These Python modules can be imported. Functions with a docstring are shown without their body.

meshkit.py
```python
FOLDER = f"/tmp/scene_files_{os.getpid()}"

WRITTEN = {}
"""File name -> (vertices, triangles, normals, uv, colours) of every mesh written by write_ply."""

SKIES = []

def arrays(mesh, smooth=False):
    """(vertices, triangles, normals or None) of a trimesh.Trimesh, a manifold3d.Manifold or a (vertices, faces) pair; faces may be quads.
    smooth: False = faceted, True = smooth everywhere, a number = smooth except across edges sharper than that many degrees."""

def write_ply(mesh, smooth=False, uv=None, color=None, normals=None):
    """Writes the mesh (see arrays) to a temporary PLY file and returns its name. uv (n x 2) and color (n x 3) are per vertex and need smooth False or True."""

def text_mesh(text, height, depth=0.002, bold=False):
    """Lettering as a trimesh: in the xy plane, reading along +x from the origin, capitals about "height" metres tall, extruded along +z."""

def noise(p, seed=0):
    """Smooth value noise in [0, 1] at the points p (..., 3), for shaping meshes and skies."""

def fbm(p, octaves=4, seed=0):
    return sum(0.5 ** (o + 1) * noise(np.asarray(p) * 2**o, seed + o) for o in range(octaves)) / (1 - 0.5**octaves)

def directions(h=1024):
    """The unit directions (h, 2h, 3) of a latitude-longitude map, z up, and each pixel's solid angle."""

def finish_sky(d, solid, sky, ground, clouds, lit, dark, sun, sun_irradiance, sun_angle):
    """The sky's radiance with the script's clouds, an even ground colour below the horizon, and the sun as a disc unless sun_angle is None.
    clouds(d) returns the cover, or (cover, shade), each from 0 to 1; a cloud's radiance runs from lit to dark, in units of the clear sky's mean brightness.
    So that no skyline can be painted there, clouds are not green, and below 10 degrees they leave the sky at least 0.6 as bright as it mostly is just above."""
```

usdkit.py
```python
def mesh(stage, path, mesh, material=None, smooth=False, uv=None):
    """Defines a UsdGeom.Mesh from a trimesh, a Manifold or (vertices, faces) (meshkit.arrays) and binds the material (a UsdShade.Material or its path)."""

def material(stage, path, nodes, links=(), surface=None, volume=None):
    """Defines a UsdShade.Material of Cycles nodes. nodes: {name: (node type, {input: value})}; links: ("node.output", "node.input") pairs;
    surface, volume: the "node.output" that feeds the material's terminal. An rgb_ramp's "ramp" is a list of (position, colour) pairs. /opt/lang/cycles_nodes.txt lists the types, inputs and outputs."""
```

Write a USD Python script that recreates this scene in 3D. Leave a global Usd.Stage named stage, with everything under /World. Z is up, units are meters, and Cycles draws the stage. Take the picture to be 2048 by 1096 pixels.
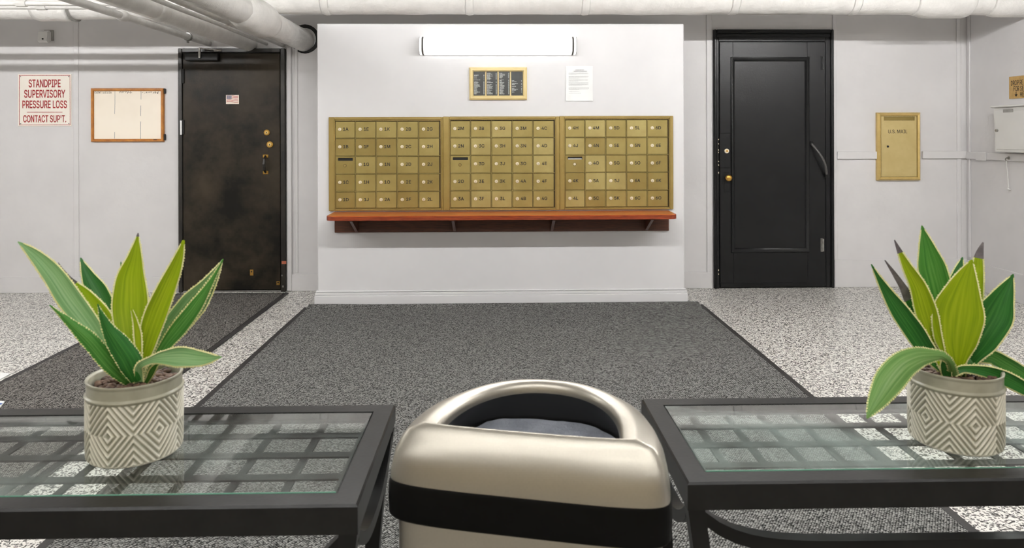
import math, random
import numpy as np
import trimesh, usdkit, meshkit
from pxr import Usd, UsdGeom, UsdLux, UsdShade, Gf, Sdf
from scipy.interpolate import PchipInterpolator
from shapely.geometry import Polygon, box as sbox

stage = Usd.Stage.CreateInMemory()
UsdGeom.SetStageUpAxis(stage, UsdGeom.Tokens.z)
UsdGeom.SetStageMetersPerUnit(stage, 1.0)
UsdGeom.Xform.Define(stage, '/World')
UsdGeom.Scope.Define(stage, '/World/Looks')

# ------------------------------------------------------------------ camera
F = 1450.0                     # focal length in pixels of the 2048-wide frame
PX, PY = 1024.0, 270.0         # principal point (level camera, lens shifted down)
CAM = np.array([0.0, 0.0, 1.257])
YAW, ROLL = math.radians(1.2), math.radians(0.15)
_f = np.array([math.sin(YAW), math.cos(YAW), 0]); _r = np.array([math.cos(YAW), -math.sin(YAW), 0]); _z = np.array([0, 0, 1.0])
_R = math.cos(ROLL) * _r - math.sin(ROLL) * _z
_U = math.sin(ROLL) * _r + math.cos(ROLL) * _z
cam = UsdGeom.Camera.Define(stage, '/World/Camera')
cam.CreateHorizontalApertureAttr(36.0)
cam.CreateVerticalApertureAttr(36.0 * 1096 / 2048)
cam.CreateFocalLengthAttr(F / 2048 * 36.0)
cam.CreateVerticalApertureOffsetAttr((PY - 548) / 2048 * 36.0)
cam.CreateClippingRangeAttr(Gf.Vec2f(0.05, 60))
cam.CreateFStopAttr(9.0)
cam.CreateFocusDistanceAttr(3.2)
cam.CreateExposureAttr(0.0)
UsdGeom.Xformable(cam).AddTransformOp().Set(Gf.Matrix4d(*_R, 0, *_U, 0, *(-_f), 0, *CAM, 1))

LAMPS = [  # (x0, x1, y, z, strength) fluorescent strips under the ceiling
    (-1.15, 1.35, 2.85, 2.47, 165.0),
    (-4.60, -2.10, 2.85, 2.47, 240.0),
    (1.90, 3.60, 2.85, 2.47, 270.0),
    (-2.0, 2.0, -0.10, 2.47, 64.0),
]
FIXTURE = 1.3                  # glow of the lamp over the mailboxes
ROOM = dict(x0=-5.2, x1=3.877, y0=-2.6, y1=5.90, z1=2.56)

dome = UsdLux.DomeLight.Define(stage, '/World/Sky')      # closed basement room: the sky only fills what the shell leaves open
dome.CreateIntensityAttr(0.0)

# ------------------------------------------------------------------ rays through the picture -> points on real planes
def ray(px, py):
    return _f + (px - PX) / F * _R + (PY - py) / F * _U
def onY(px, py, Y):
    d = ray(px, py); return CAM + d * (Y / d[1])
def onZ(px, py, z):
    d = ray(px, py); return CAM + d * ((z - CAM[2]) / d[2])
def onX(px, py, X):
    d = ray(px, py); return CAM + d * (X / d[0])
def atD(px, py, depth):
    return CAM + ray(px, py) * depth
def rect(px0, py0, px1, py1, Y):
    """x0, x1, z0, z1 of a wall rectangle seen at these pixels"""
    mx, my = (px0 + px1) / 2, (py0 + py1) / 2
    return onY(px0, my, Y)[0], onY(px1, my, Y)[0], onY(mx, py1, Y)[2], onY(mx, py0, Y)[2]

# ------------------------------------------------------------------ scene helpers
COUNT, BASE = {}, {}
def path_of(name, parent):
    p = str(parent.GetPath()) if parent is not None else '/World'
    k = (p, name); n = COUNT.get(k, 0); COUNT[k] = n + 1
    return p + '/' + (name if n == 0 else f'{name}_{n:03d}')
def tag(o, label=None, cat=None, group=None, kind=None):
    for k, v in (('label', label), ('category', cat), ('group', group), ('kind', kind)):
        if v: o.SetCustomDataByKey(k, v)
    return o
def thing(name, label, cat, loc, group=None, kind=None):
    x = UsdGeom.Xform.Define(stage, path_of(name, None)); x.AddTranslateOp().Set(Gf.Vec3d(*map(float, loc)))
    o = x.GetPrim(); BASE[str(o.GetPath())] = np.array(loc, float)
    return tag(o, label, cat, group, kind)
def obj(name, mesh, mat, parent=None, smooth=30, uv=None, label=None):
    p = path_of(name, parent)
    b = BASE.get(str(parent.GetPath()), np.zeros(3)) if parent is not None else np.zeros(3)
    if isinstance(mesh, (tuple, list)):
        mesh = trimesh.Trimesh(np.asarray(mesh[0], float), np.asarray(mesh[1], int), process=False)
    mesh = mesh.copy(); mesh.apply_translation(-b)
    m = usdkit.mesh(stage, p, mesh, MAT[mat], smooth=smooth, uv=uv)
    BASE[p] = b
    o = m.GetPrim()
    if label: o.SetCustomDataByKey('label', label)
    return o
def struct(name, mesh, mat, label, cat, smooth=30):
    return tag(obj(name, mesh, mat, smooth=smooth), label, cat, kind='structure')
def join(*ms):
    out = []
    for m in ms: out += list(m) if isinstance(m, (list, tuple)) else [m]
    return trimesh.util.concatenate(out)

# ------------------------------------------------------------------ shapes
def bx(x0, x1, y0, y1, z0, z1, c=0.0):
    """box with chamfered edges"""
    x0, x1 = min(x0, x1), max(x0, x1); y0, y1 = min(y0, y1), max(y0, y1); z0, z1 = min(z0, z1), max(z0, z1)
    if c <= 0:
        return trimesh.creation.box(bounds=[[x0, y0, z0], [x1, y1, z1]])
    c = min(c, (x1 - x0) / 2.2, (y1 - y0) / 2.2, (z1 - z0) / 2.2)
    P = []
    for X, sx in ((x0, 1), (x1, -1)):
        for Y, sy in ((y0, 1), (y1, -1)):
            for Z, sz in ((z0, 1), (z1, -1)):
                P += [(X + sx * c, Y + sy * c, Z), (X + sx * c, Y, Z + sz * c), (X, Y + sy * c, Z + sz * c)]
    return trimesh.Trimesh(P).convex_hull
def ring(a0, a1, b0, b1, profile, place):
    """closed profile [(inset, height)...] swept round a rectangle with mitred corners; place(a, b, h) -> xyz"""
    n = len(profile); V = []
    for (ca, sa), (cb, sb) in (((a0, 1), (b0, 1)), ((a1, -1), (b0, 1)), ((a1, -1), (b1, -1)), ((a0, 1), (b1, -1))):
        for i, h in profile: V.append(place(ca + sa * i, cb + sb * i, h))
    Fc = []
    for k in range(4):
        for j in range(n):
            p, q = k * n + j, k * n + (j + 1) % n
            r, s = ((k + 1) % 4) * n + j, ((k + 1) % 4) * n + (j + 1) % n
            Fc += [(p, r, s), (p, s, q)]
    m = trimesh.Trimesh(V, Fc, process=False); trimesh.repair.fix_normals(m); return m
def facing(Y):            # a wall that faces the camera: h grows out of it
    return lambda a, b, h: (a, Y - h, b)
def flat(z):              # a horizontal face
    return lambda a, b, h: (a, b, z + h)
def tube(pts, rad, n=16, caps=True):
    pts = np.asarray(pts, float); rad = np.broadcast_to(np.asarray(rad, float), (len(pts),))
    T = np.gradient(pts, axis=0); T /= np.linalg.norm(T, axis=1, keepdims=True)
    u = np.cross(T[0], [0, 0, 1.0]); u = u if np.linalg.norm(u) > 1e-3 else np.cross(T[0], [1.0, 0, 0]); u /= np.linalg.norm(u)
    V = []
    for i in range(len(pts)):
        u = u - T[i] * np.dot(u, T[i]); u /= np.linalg.norm(u); w = np.cross(T[i], u)
        for k in range(n):
            a = 2 * math.pi * k / n; V.append(pts[i] + rad[i] * (math.cos(a) * u + math.sin(a) * w))
    Fc = []
    for i in range(len(pts) - 1):
        for k in range(n):
            a, b = i * n + k, i * n + (k + 1) % n; Fc += [(a, b, b + n), (a, b + n, a + n)]
    if caps:
        V += [pts[0], pts[-1]]; c0, c1 = len(V) - 2, len(V) - 1; e = (len(pts) - 1) * n
        for k in range(n): Fc += [(c0, (k + 1) % n, k), (c1, e + k, e + (k + 1) % n)]
    m = trimesh.Trimesh(V, Fc, process=False); trimesh.repair.fix_normals(m); return m
def disc(x, z, Y, r, t, n=20, c=0.25):
    """a round plate on a wall facing the camera, from Y out to Y - t"""
    prof = [(0, 0), (r, 0), (r, t * (1 - c)), (r * (1 - c * 0.5), t), (0, t)]
    m = trimesh.creation.revolve(np.array(prof), sections=n)
    m.apply_transform([[1, 0, 0, x], [0, 0, -1, Y], [0, 1, 0, z], [0, 0, 0, 1]]); return m
def prism(poly, h, place):
    m = trimesh.creation.extrude_polygon(poly, h, engine='earcut')
    m.vertices = np.array([place(*v) for v in m.vertices]); trimesh.repair.fix_normals(m); return m
TEXT = {}
def text(s, h, wide=1.0, bold=False, depth=0.0008):
    m = meshkit.text_mesh(s, h, depth, bold); m.apply_scale([wide, 1, 1]); return m
def on_wall(m, x, z, Y, centre=True):
    """lettering upright on a wall facing the camera, centred on x, feet at z"""
    m = m.copy(); lo, hi = m.bounds
    m.apply_translation([-(lo[0] + hi[0]) / 2 if centre else -lo[0], 0, 0])
    m.apply_transform([[1, 0, 0, x], [0, 0, -1, Y], [0, 1, 0, z], [0, 0, 0, 1]]); return m
def strokes(lines, r, Y):
    """pen strokes on a wall facing the camera; lines: lists of (x, z)"""
    out = []
    for L in lines:
        for (xa, za), (xb, zb) in zip(L[:-1], L[1:]):
            d = math.hypot(xb - xa, zb - za) or 1e-6; nx, nz = -(zb - za) / d * r, (xb - xa) / d * r
            V = [(xa + nx, Y, za + nz), (xa - nx, Y, za - nz), (xb - nx, Y, zb - nz), (xb + nx, Y, zb + nz)]
            V += [(x, Y - 0.0006, z) for x, _, z in V]
            out.append(trimesh.Trimesh(V, [(4, 5, 6), (4, 6, 7), (0, 4, 7), (0, 7, 3), (1, 2, 6), (1, 6, 5), (0, 1, 5), (0, 5, 4), (3, 7, 6), (3, 6, 2)], process=False))
    return join(out)

# ------------------------------------------------------------------ materials
MAT = {}
def s(r, g, b):
    return tuple((c / 255 / 12.92 if c <= 10 else ((c / 255 + 0.055) / 1.055) ** 2.4) for c in (r, g, b))
def mat(name, nodes, links, surface):
    MAT[name] = usdkit.material(stage, '/World/Looks/' + name, nodes, links, surface=surface)
def paint(name, c1, c2=None, rough=0.5, metal=0.0, scale=6.0, bump=0.0, bscale=None, detail=4, spec=0.5, coat=0.0, stretch=(1, 1, 1), lo=0.35, hi=0.65, dist=0.004):
    c2 = c2 or c1
    N = {'g': ('geometry', {}), 'm': ('mapping', {'scale': stretch}),
         'n': ('noise_texture', {'scale': scale, 'detail': detail, 'roughness': 0.6}),
         'r': ('rgb_ramp', {'ramp': [(0, c1), (lo, c1), (hi, c2), (1, c2)]}),
         'p': ('principled_bsdf', {'roughness': rough, 'metallic': metal, 'specular_ior_level': spec, 'coat_weight': coat, 'coat_roughness': 0.08})}
    L = [('g.position', 'm.vector'), ('m.vector', 'n.vector'), ('n.fac', 'r.fac'), ('r.color', 'p.base_color')]
    if bump:
        N['n2'] = ('noise_texture', {'scale': bscale or scale * 4, 'detail': 5, 'roughness': 0.6})
        N['b'] = ('bump', {'strength': bump, 'distance': dist})
        L += [('m.vector', 'n2.vector'), ('n2.fac', 'b.height'), ('b.normal', 'p.normal')]
    mat(name, N, L, 'p.BSDF')
def glow(name, color, k):
    mat(name, {'e': ('emission', {'color': color, 'strength': k})}, [], 'e.emission')

paint('wall_paint', s(214, 212, 212), s(207, 205, 205), rough=0.42, scale=2.5, bump=0.25, bscale=18, dist=0.006)
paint('chase_paint', s(220, 219, 220), s(215, 214, 215), rough=0.45, scale=2.0, bump=0.10, bscale=14, dist=0.005)
paint('ceiling_paint', s(232, 231, 228), s(224, 223, 220), rough=0.6, scale=3, bump=0.2, bscale=20)
paint('rear_wall_paint', s(205, 192, 165), s(196, 184, 158), rough=0.5, scale=2)
paint('pipe_paint', s(228, 226, 222), s(216, 214, 210), rough=0.35, scale=9, bump=0.6, bscale=16, dist=0.012)
paint('thin_pipe_paint', s(205, 203, 199), s(190, 188, 184), rough=0.4, scale=14, bump=0.3, bscale=40)
paint('white_metal', s(220, 219, 216), s(214, 213, 210), rough=0.35, scale=5)
paint('grey_plastic', s(160, 158, 153), s(146, 144, 139), rough=0.5, scale=20)
paint('black', s(8, 8, 8), rough=0.6)
paint('ink', s(16, 15, 14), rough=0.6)
paint('letter_white', s(205, 210, 205), rough=0.6)
paint('ink_grey', s(150, 150, 150), rough=0.6)
paint('red_ink', s(150, 22, 22), s(160, 30, 28), rough=0.45)
paint('sign_white', s(240, 232, 222), s(236, 228, 216), rough=0.4, scale=8)
paint('sign_gold', s(193, 156, 92), s(180, 144, 82), rough=0.4, scale=30)
paint('board_white', s(246, 236, 220), s(242, 231, 214), rough=0.35, scale=4)
paint('oak_frame', s(196, 128, 44), s(160, 96, 30), rough=0.45, scale=16, stretch=(1, 6, 1), bump=0.1)
paint('paper', s(238, 239, 238), s(232, 233, 232), rough=0.7)
paint('blue_print', s(60, 90, 170), rough=0.5)
paint('flag_red', s(196, 120, 116), rough=0.5)
paint('flag_blue', s(120, 112, 130), rough=0.5)
paint('flag_white', s(236, 220, 206), rough=0.5)
paint('brass', s(212, 168, 88), s(190, 145, 66), rough=0.28, metal=0.85, scale=40)
paint('nickel', s(240, 230, 206), s(228, 216, 186), rough=0.28, metal=0.3, scale=60)
paint('steel_bits', s(170, 168, 164), s(140, 138, 134), rough=0.35, metal=0.8, scale=50)
paint('mailbox_gold', s(160, 143, 86), s(149, 132, 76), rough=0.42, metal=0.35, scale=7, detail=6, bump=0.05, bscale=400, spec=0.4)
paint('mailbox_gold_dark', s(149, 131, 75), s(139, 120, 66), rough=0.42, metal=0.35, scale=7, detail=6, bump=0.05, bscale=400, spec=0.4)
paint('mailbox_gold_pale', s(172, 157, 100), s(159, 142, 87), rough=0.42, metal=0.35, scale=7, detail=6, bump=0.05, bscale=400, spec=0.4)
paint('mailbox_frame', s(160, 138, 80), s(148, 126, 68), rough=0.38, metal=0.35, scale=5, stretch=(1, 1, 1))
paint('seam_dark', s(62, 48, 20), rough=0.6)
paint('mail_gold', s(198, 178, 122), s(190, 169, 112), rough=0.42, metal=0.2, scale=9)
paint('mail_gold_frame', s(206, 178, 112), s(194, 166, 100), rough=0.35, metal=0.3, scale=20)
paint('directory_cream', s(226, 206, 148), s(218, 196, 138), rough=0.4, scale=10)
paint('directory_black', s(38, 42, 40), s(28, 31, 30), rough=0.4, scale=30)
paint('shelf_top', s(214, 118, 44), s(176, 82, 28), rough=0.3, scale=10, stretch=(1, 14, 14), coat=0.3, detail=6)
paint('shelf_edge', s(150, 62, 24), s(110, 38, 16), rough=0.35, scale=12, stretch=(1, 14, 14), coat=0.3, detail=6)
paint('shelf_dark', s(94, 50, 30), s(64, 32, 20), rough=0.45, scale=12, stretch=(1, 16, 16), detail=6)
paint('door_brown', s(58, 50, 39), s(16, 14, 11), spec=0.2, rough=0.42, scale=2.6, detail=6, bump=0.12, bscale=120, lo=0.36, hi=0.62)
paint('door_brown_frame', s(38, 34, 28), s(20, 18, 15), rough=0.4, scale=9, bump=0.3, bscale=30)
paint('door_black', s(19, 20, 21), s(14, 15, 16), spec=0.3, rough=0.32, scale=6, bump=0.15, bscale=70)
paint('copper_chip', s(190, 110, 84), rough=0.4, metal=0.3)
paint('cord_grey', s(84, 82, 80), s(66, 65, 63), rough=0.45, scale=60)
paint('rubber', s(44, 42, 41), s(36, 35, 34), rough=0.6, scale=60)
paint('table_metal', s(20, 20, 19), s(9, 9, 9), rough=0.3, metal=0.0, scale=24, detail=7, bump=0.06, bscale=160, spec=0.33)
paint('table_dark', s(14, 14, 13), s(9, 9, 9), rough=0.38, scale=24, detail=6, spec=0.28)
paint('glass_edge', s(130, 190, 165), rough=0.15)
paint('can_black', s(8, 8, 7), s(6, 6, 5), spec=0.12, rough=0.5, scale=80, bump=0.05, bscale=200)
paint('can_liner', s(16, 16, 16), rough=0.5)
paint('bag_grey', s(160, 165, 175), s(140, 145, 155), rough=0.4, scale=30, bump=0.6, bscale=25, dist=0.02)
paint('sticker', s(200, 190, 160), rough=0.6)
paint('pebble', s(120, 92, 74), s(70, 52, 44), rough=0.6, scale=60)
paint('soil', s(50, 38, 30), rough=0.9)
paint('leaf_margin', s(238, 234, 178), s(222, 218, 150), rough=0.5, scale=60)
paint('leaf_tip', s(112, 104, 108), s(84, 78, 80), rough=0.5, scale=80)
# brushed stainless steel of the waste bin
paint('steel', s(180, 175, 164), s(176, 171, 160), rough=0.4, metal=1.0, scale=400)
# window-like table glass with a faint film of dust
def pane(name, tint, dust, dscale):
    mat(name, {'f0': ('fresnel', {'IOR': 1.85}), 'gi': ('geometry', {}), 'nb': ('math', {'math_type': 'subtract', 'value1': 1.0}), 'f': ('math', {'math_type': 'multiply'}), 't': ('transparent_bsdf', {'color': tint}), 'gl': ('glossy_bsdf', {'color': (1, 1, 1), 'roughness': 0.02}),
               'mx': ('mix_closure', {}), 'g': ('geometry', {}), 'mp': ('mapping', {'scale': (1, 1, 1), 'rotation': (0, 0, 0.5)}),
               'n': ('noise_texture', {'scale': dscale, 'detail': 8, 'roughness': 0.7, 'distortion': 0.6}),
               'r': ('map_range', {'from_min': 0.46, 'from_max': 0.72, 'to_min': 0.0, 'to_max': dust, 'clamp': True}),
               'd': ('diffuse_bsdf', {'color': s(205, 222, 216)}), 'm2': ('mix_closure', {})},
        [('gi.backfacing', 'nb.value2'), ('f0.fac', 'f.value1'), ('nb.value', 'f.value2'), ('f.value', 'mx.fac'), ('t.BSDF', 'mx.closure1'), ('gl.BSDF', 'mx.closure2'), ('g.position', 'mp.vector'), ('mp.vector', 'n.vector'), ('n.fac', 'r.value'),
         ('r.result', 'm2.fac'), ('mx.closure', 'm2.closure1'), ('d.BSDF', 'm2.closure2')], 'm2.closure')
pane('table_glass', (0.94, 0.975, 0.96), 0.10, 5)
pane('table_glass_hazy', (0.94, 0.975, 0.96), 0.26, 2.6)
# terrazzo: white cement with dark and grey chips
mat('terrazzo', {'g': ('geometry', {}), 'v': ('voronoi_texture', {'scale': 165, 'randomness': 1.0}), 'sc': ('separate_color', {}),
                 'v2': ('voronoi_texture', {'scale': 110, 'randomness': 1.0}), 'sc2': ('separate_color', {}),
                 'r': ('rgb_ramp', {'ramp': [(0, s(52, 50, 48)), (0.22, s(60, 58, 55)), (0.225, s(140, 137, 132)), (0.36, s(165, 161, 155)), (0.365, s(228, 225, 219)), (1, s(236, 233, 227))], 'interpolate': False}),
                 'r2': ('rgb_ramp', {'ramp': [(0, s(70, 68, 66)), (0.10, s(70, 68, 66)), (0.101, (1, 1, 1)), (1, (1, 1, 1))], 'interpolate': False}),
                 'mx': ('mix', {'mix_type': 'multiply', 'fac': 0.8}), 'p': ('principled_bsdf', {'roughness': 0.35})},
    [('g.position', 'v.vector'), ('g.position', 'v2.vector'), ('v.color', 'sc.color'), ('v2.color', 'sc2.color'), ('sc.r', 'r.fac'), ('sc2.r', 'r2.fac'),
     ('r.color', 'mx.color1'), ('r2.color', 'mx.color2'), ('mx.color', 'p.base_color')], 'p.BSDF')
# woven entrance matting: light dashes in diagonal ribs
def weave(name, dark, light, rot, sx, sy):
    mat(name, {'g': ('geometry', {}), 'm': ('mapping', {'rotation': (0, 0, rot), 'scale': (sx, sy, 0)}),
               'v': ('voronoi_texture', {'scale': 1.0, 'randomness': 0.38}), 'sc': ('separate_color', {}),
               'n': ('noise_texture', {'scale': 420, 'detail': 3, 'roughness': 0.7}),
               'a': ('map_range', {'from_min': 0.22, 'from_max': 0.80, 'to_min': 1.0, 'to_max': 0.0, 'clamp': True}),
               'b': ('math', {'math_type': 'multiply_add', 'value2': 0.6, 'value3': 0.45}), 'c': ('math', {'math_type': 'multiply'}),
               'd': ('math', {'math_type': 'multiply_add', 'value2': 0.6, 'value3': -0.3}), 'e': ('math', {'math_type': 'add'}),
               'r': ('rgb_ramp', {'ramp': [(0, dark), (0.2, dark), (0.75, light), (1, light)]}),
               'bp': ('bump', {'strength': 0.5, 'distance': 0.004}),
               'p': ('principled_bsdf', {'roughness': 0.95, 'specular_ior_level': 0.1})},
        [('g.position', 'm.vector'), ('m.vector', 'v.vector'), ('g.position', 'n.vector'), ('v.distance', 'a.value'), ('v.color', 'sc.color'), ('sc.r', 'b.value1'),
         ('a.result', 'c.value1'), ('b.value', 'c.value2'), ('n.fac', 'd.value1'), ('c.value', 'e.value1'), ('d.value', 'e.value2'), ('e.value', 'r.fac'), ('r.color', 'p.base_color'), ('e.value', 'bp.height'), ('bp.normal', 'p.normal')], 'p.BSDF')
weave('mat_weave', s(18, 18, 18), s(144, 144, 141), 0.5, 125, 150)
weave('runner_weave', s(20, 19, 19), s(136, 133, 128), -0.5, 150, 95)
# leaves: streaks along the blade (st.x across, st.y along)
def leaf_mat(name, c1, c2, c3):
    mat(name, {'t': ('texture_coordinate', {}), 'm': ('mapping', {'scale': (7, 0.8, 1)}), 'n': ('noise_texture', {'scale': 1.6, 'detail': 4}),
               'r': ('rgb_ramp', {'ramp': [(0.25, c1), (0.5, c2), (0.78, c3)]}),
               'p': ('principled_bsdf', {'roughness': 0.42, 'specular_ior_level': 0.35}), 'tr': ('translucent_bsdf', {}), 'mx': ('mix_closure', {'fac': 0.22})},
        [('t.UV', 'm.vector'), ('m.vector', 'n.vector'), ('n.fac', 'r.fac'), ('r.color', 'p.base_color'), ('r.color', 'tr.color'), ('p.BSDF', 'mx.closure1'), ('tr.BSDF', 'mx.closure2')], 'mx.closure')
leaf_mat('leaf_lime', s(126, 156, 8), s(160, 184, 12), s(192, 208, 36))
leaf_mat('leaf_green', s(44, 108, 36), s(80, 146, 58), s(126, 178, 92))
leaf_mat('leaf_dark', s(30, 88, 32), s(48, 118, 44), s(84, 148, 64))
leaf_mat('leaf_pale', s(84, 134, 60), s(122, 166, 90), s(164, 196, 130))
leaf_mat('leaf_mint', s(98, 150, 92), s(146, 190, 128), s(182, 210, 160))
mat('pot_glaze', {'a': ('attribute', {'attribute': 'tone'}), 'g': ('geometry', {}), 'n': ('noise_texture', {'scale': 40, 'detail': 5}), 'ad': ('math', {'math_type': 'multiply_add', 'value2': 0.35, 'value3': -0.17}),
                  'c': ('math', {'math_type': 'add'}), 'r': ('rgb_ramp', {'ramp': [(0.0, s(146, 144, 124)), (0.5, s(200, 196, 179)), (1, s(246, 242, 227))]}),
                  'p': ('principled_bsdf', {'roughness': 0.3})},
    [('g.position', 'n.vector'), ('n.fac', 'ad.value1'), ('ad.value', 'c.value1'), ('a.fac', 'c.value2'), ('c.value', 'r.fac'), ('r.color', 'p.base_color')], 'p.BSDF')
glow('fixture_glow', (1.0, 0.995, 0.985), FIXTURE)
for i, l in enumerate(LAMPS): glow(f'tube_glow_{i + 1}', (1.0, 0.992, 0.982), l[4])

# ------------------------------------------------------------------ room shell
X0, X1, Y0, Y1, ZC = ROOM['x0'], ROOM['x1'], ROOM['y0'], ROOM['y1'], ROOM['z1']
T = 0.12
struct('floor', bx(X0 - T, X1 + T, Y0 - T, Y1 + T, -0.1, 0), 'terrazzo', 'black and white speckled terrazzo floor', 'floor')
struct('ceiling', bx(X0 - T, X1 + T, Y0 - T, Y1 + T, ZC, ZC + 0.1), 'ceiling_paint', 'white painted basement ceiling above the pipes', 'ceiling')
wb = struct('wall_back', bx(X0 - T, X1 + T, Y1, Y1 + T, 0, ZC), 'wall_paint', 'light grey painted wall with both black doors', 'wall')
struct('wall_left', bx(X0 - T, X0, Y0, Y1, 0, ZC), 'wall_paint', 'light grey side wall at the far left', 'wall')
struct('wall_right', bx(X1, X1 + T, Y0, Y1, 0, ZC), 'wall_paint', 'light grey side wall with the white cabinet', 'wall')
struct('wall_front', bx(X0, X1, Y0 - T, Y0, 0, ZC), 'rear_wall_paint', 'beige wall behind the viewer', 'wall')

# the chase that carries the mailboxes
CY = 5.335
cx0, cx1, _, cz1 = rect(634.5, 47.5, 1368.5, 613, CY)
struct('wall_chase', bx(cx0, cx1, CY, Y1 - 0.001, 0, cz1, 0.006), 'chase_paint', 'pale grey boxed wall section carrying the mailboxes', 'wall')
bb = []
zt = onY(1000, 580, CY - 0.02)[2]
for (a, b, h) in ((0.0, zt - 0.035, 0.020), (zt - 0.035, zt - 0.014, 0.016), (zt - 0.012, zt, 0.010)):
    bb.append(bx(cx0 - h, cx1 + h, CY - h, CY - 0.0005, a, b, 0.003))
    bb.append(bx(cx0 - h, cx0 - 0.0005, CY - 0.0005, Y1 - 0.03, a, b, 0.003)); bb.append(bx(cx1 + 0.0005, cx1 + h, CY - 0.0005, Y1 - 0.03, a, b, 0.003))
struct('baseboard_chase', join(bb), 'chase_paint', 'moulded pale grey baseboard round the boxed wall section', 'baseboard')

# baseboards and battens of the back wall
def on_back(name, px0, py0, px1, py1, t, label, cat, to_floor=False, c=0.003):
    x0, x1, z0, z1 = rect(px0, py0, px1, py1, Y1)
    if to_floor: z0 = 0
    return struct(name, bx(x0, x1, Y1 - t, Y1 - 0.0005, z0, z1, c), 'wall_paint', label, cat)
on_back('baseboard_back', -220, 555, 355, 588, 0.014, 'low grey baseboard left of the left door', 'baseboard', True)
on_back('baseboard_back', 584, 548, 640, 581, 0.014, 'short grey baseboard between left door and boxed wall', 'baseboard', True)
on_back('baseboard_back', 1360, 544, 1423, 577, 0.014, 'short grey baseboard between boxed wall and right door', 'baseboard', True)
on_back('baseboard_back', 1668, 518, 1932, 575, 0.014, 'tall grey baseboard right of the right door', 'baseboard', True)
on_back('trim_1', 148, 40, 158, 556, 0.006, 'thin vertical grey batten between red sign and whiteboard', 'trim')
on_back('trim_2', 575, 95, 584, 581, 0.020, 'grey vertical casing along the right side of the left door', 'trim')
on_back('trim_3', 590, 60, 596, 546, 0.007, 'narrow vertical grey batten beside the left door casing', 'trim')
on_back('trim_4', 1413, 28, 1424, 577, 0.012, 'grey vertical batten left of the right door', 'trim')
on_back('trim_5', 1665, 28, 1673, 520, 0.010, 'grey vertical batten right of the right door', 'trim')
on_back('trim_6', 1913, 20, 1921, 520, 0.010, 'grey vertical batten at the right corner', 'trim')
on_back('trim_7', 1673, 303, 1757, 318, 0.020, 'grey horizontal rail left of the brass mail drop', 'trim')
on_back('trim_8', 1843, 302, 1931, 317, 0.020, 'grey horizontal rail right of the brass mail drop', 'trim')
pz = [onX(1960, 305, X1 - 0.02)[2], onX(1960, 319, X1 - 0.02)[2]]
struct('trim_9', bx(X1 - 0.022, X1 - 0.0005, 3.6, Y1 - 0.021, pz[1], pz[0], 0.003), 'wall_paint', 'grey horizontal rail on the right side wall', 'trim')
struct('trim_10', bx(X1 - 0.030, X1 - 0.0225, onX(1951, 310, X1 - .03)[1], onX(1971, 310, X1 - .03)[1], pz[1] - 0.008, pz[0] + 0.004, 0.003), 'wall_paint', 'small grey junction cover on the side wall rail', 'trim')
struct('trim_11', bx(X1 - 0.012, X1 - 0.0005, Y1 - 0.05, Y1 - 0.022, 0.245, ZC - 0.3, 0.003), 'wall_paint', 'grey vertical batten on the side wall at the corner', 'trim')
struct('baseboard_right', bx(X1 - 0.014, X1 - 0.0005, Y0, Y1 - 0.0145, 0, onY(1930, 519, Y1)[2], 0.003), 'wall_paint', 'tall grey baseboard along the right side wall', 'baseboard')

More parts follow.
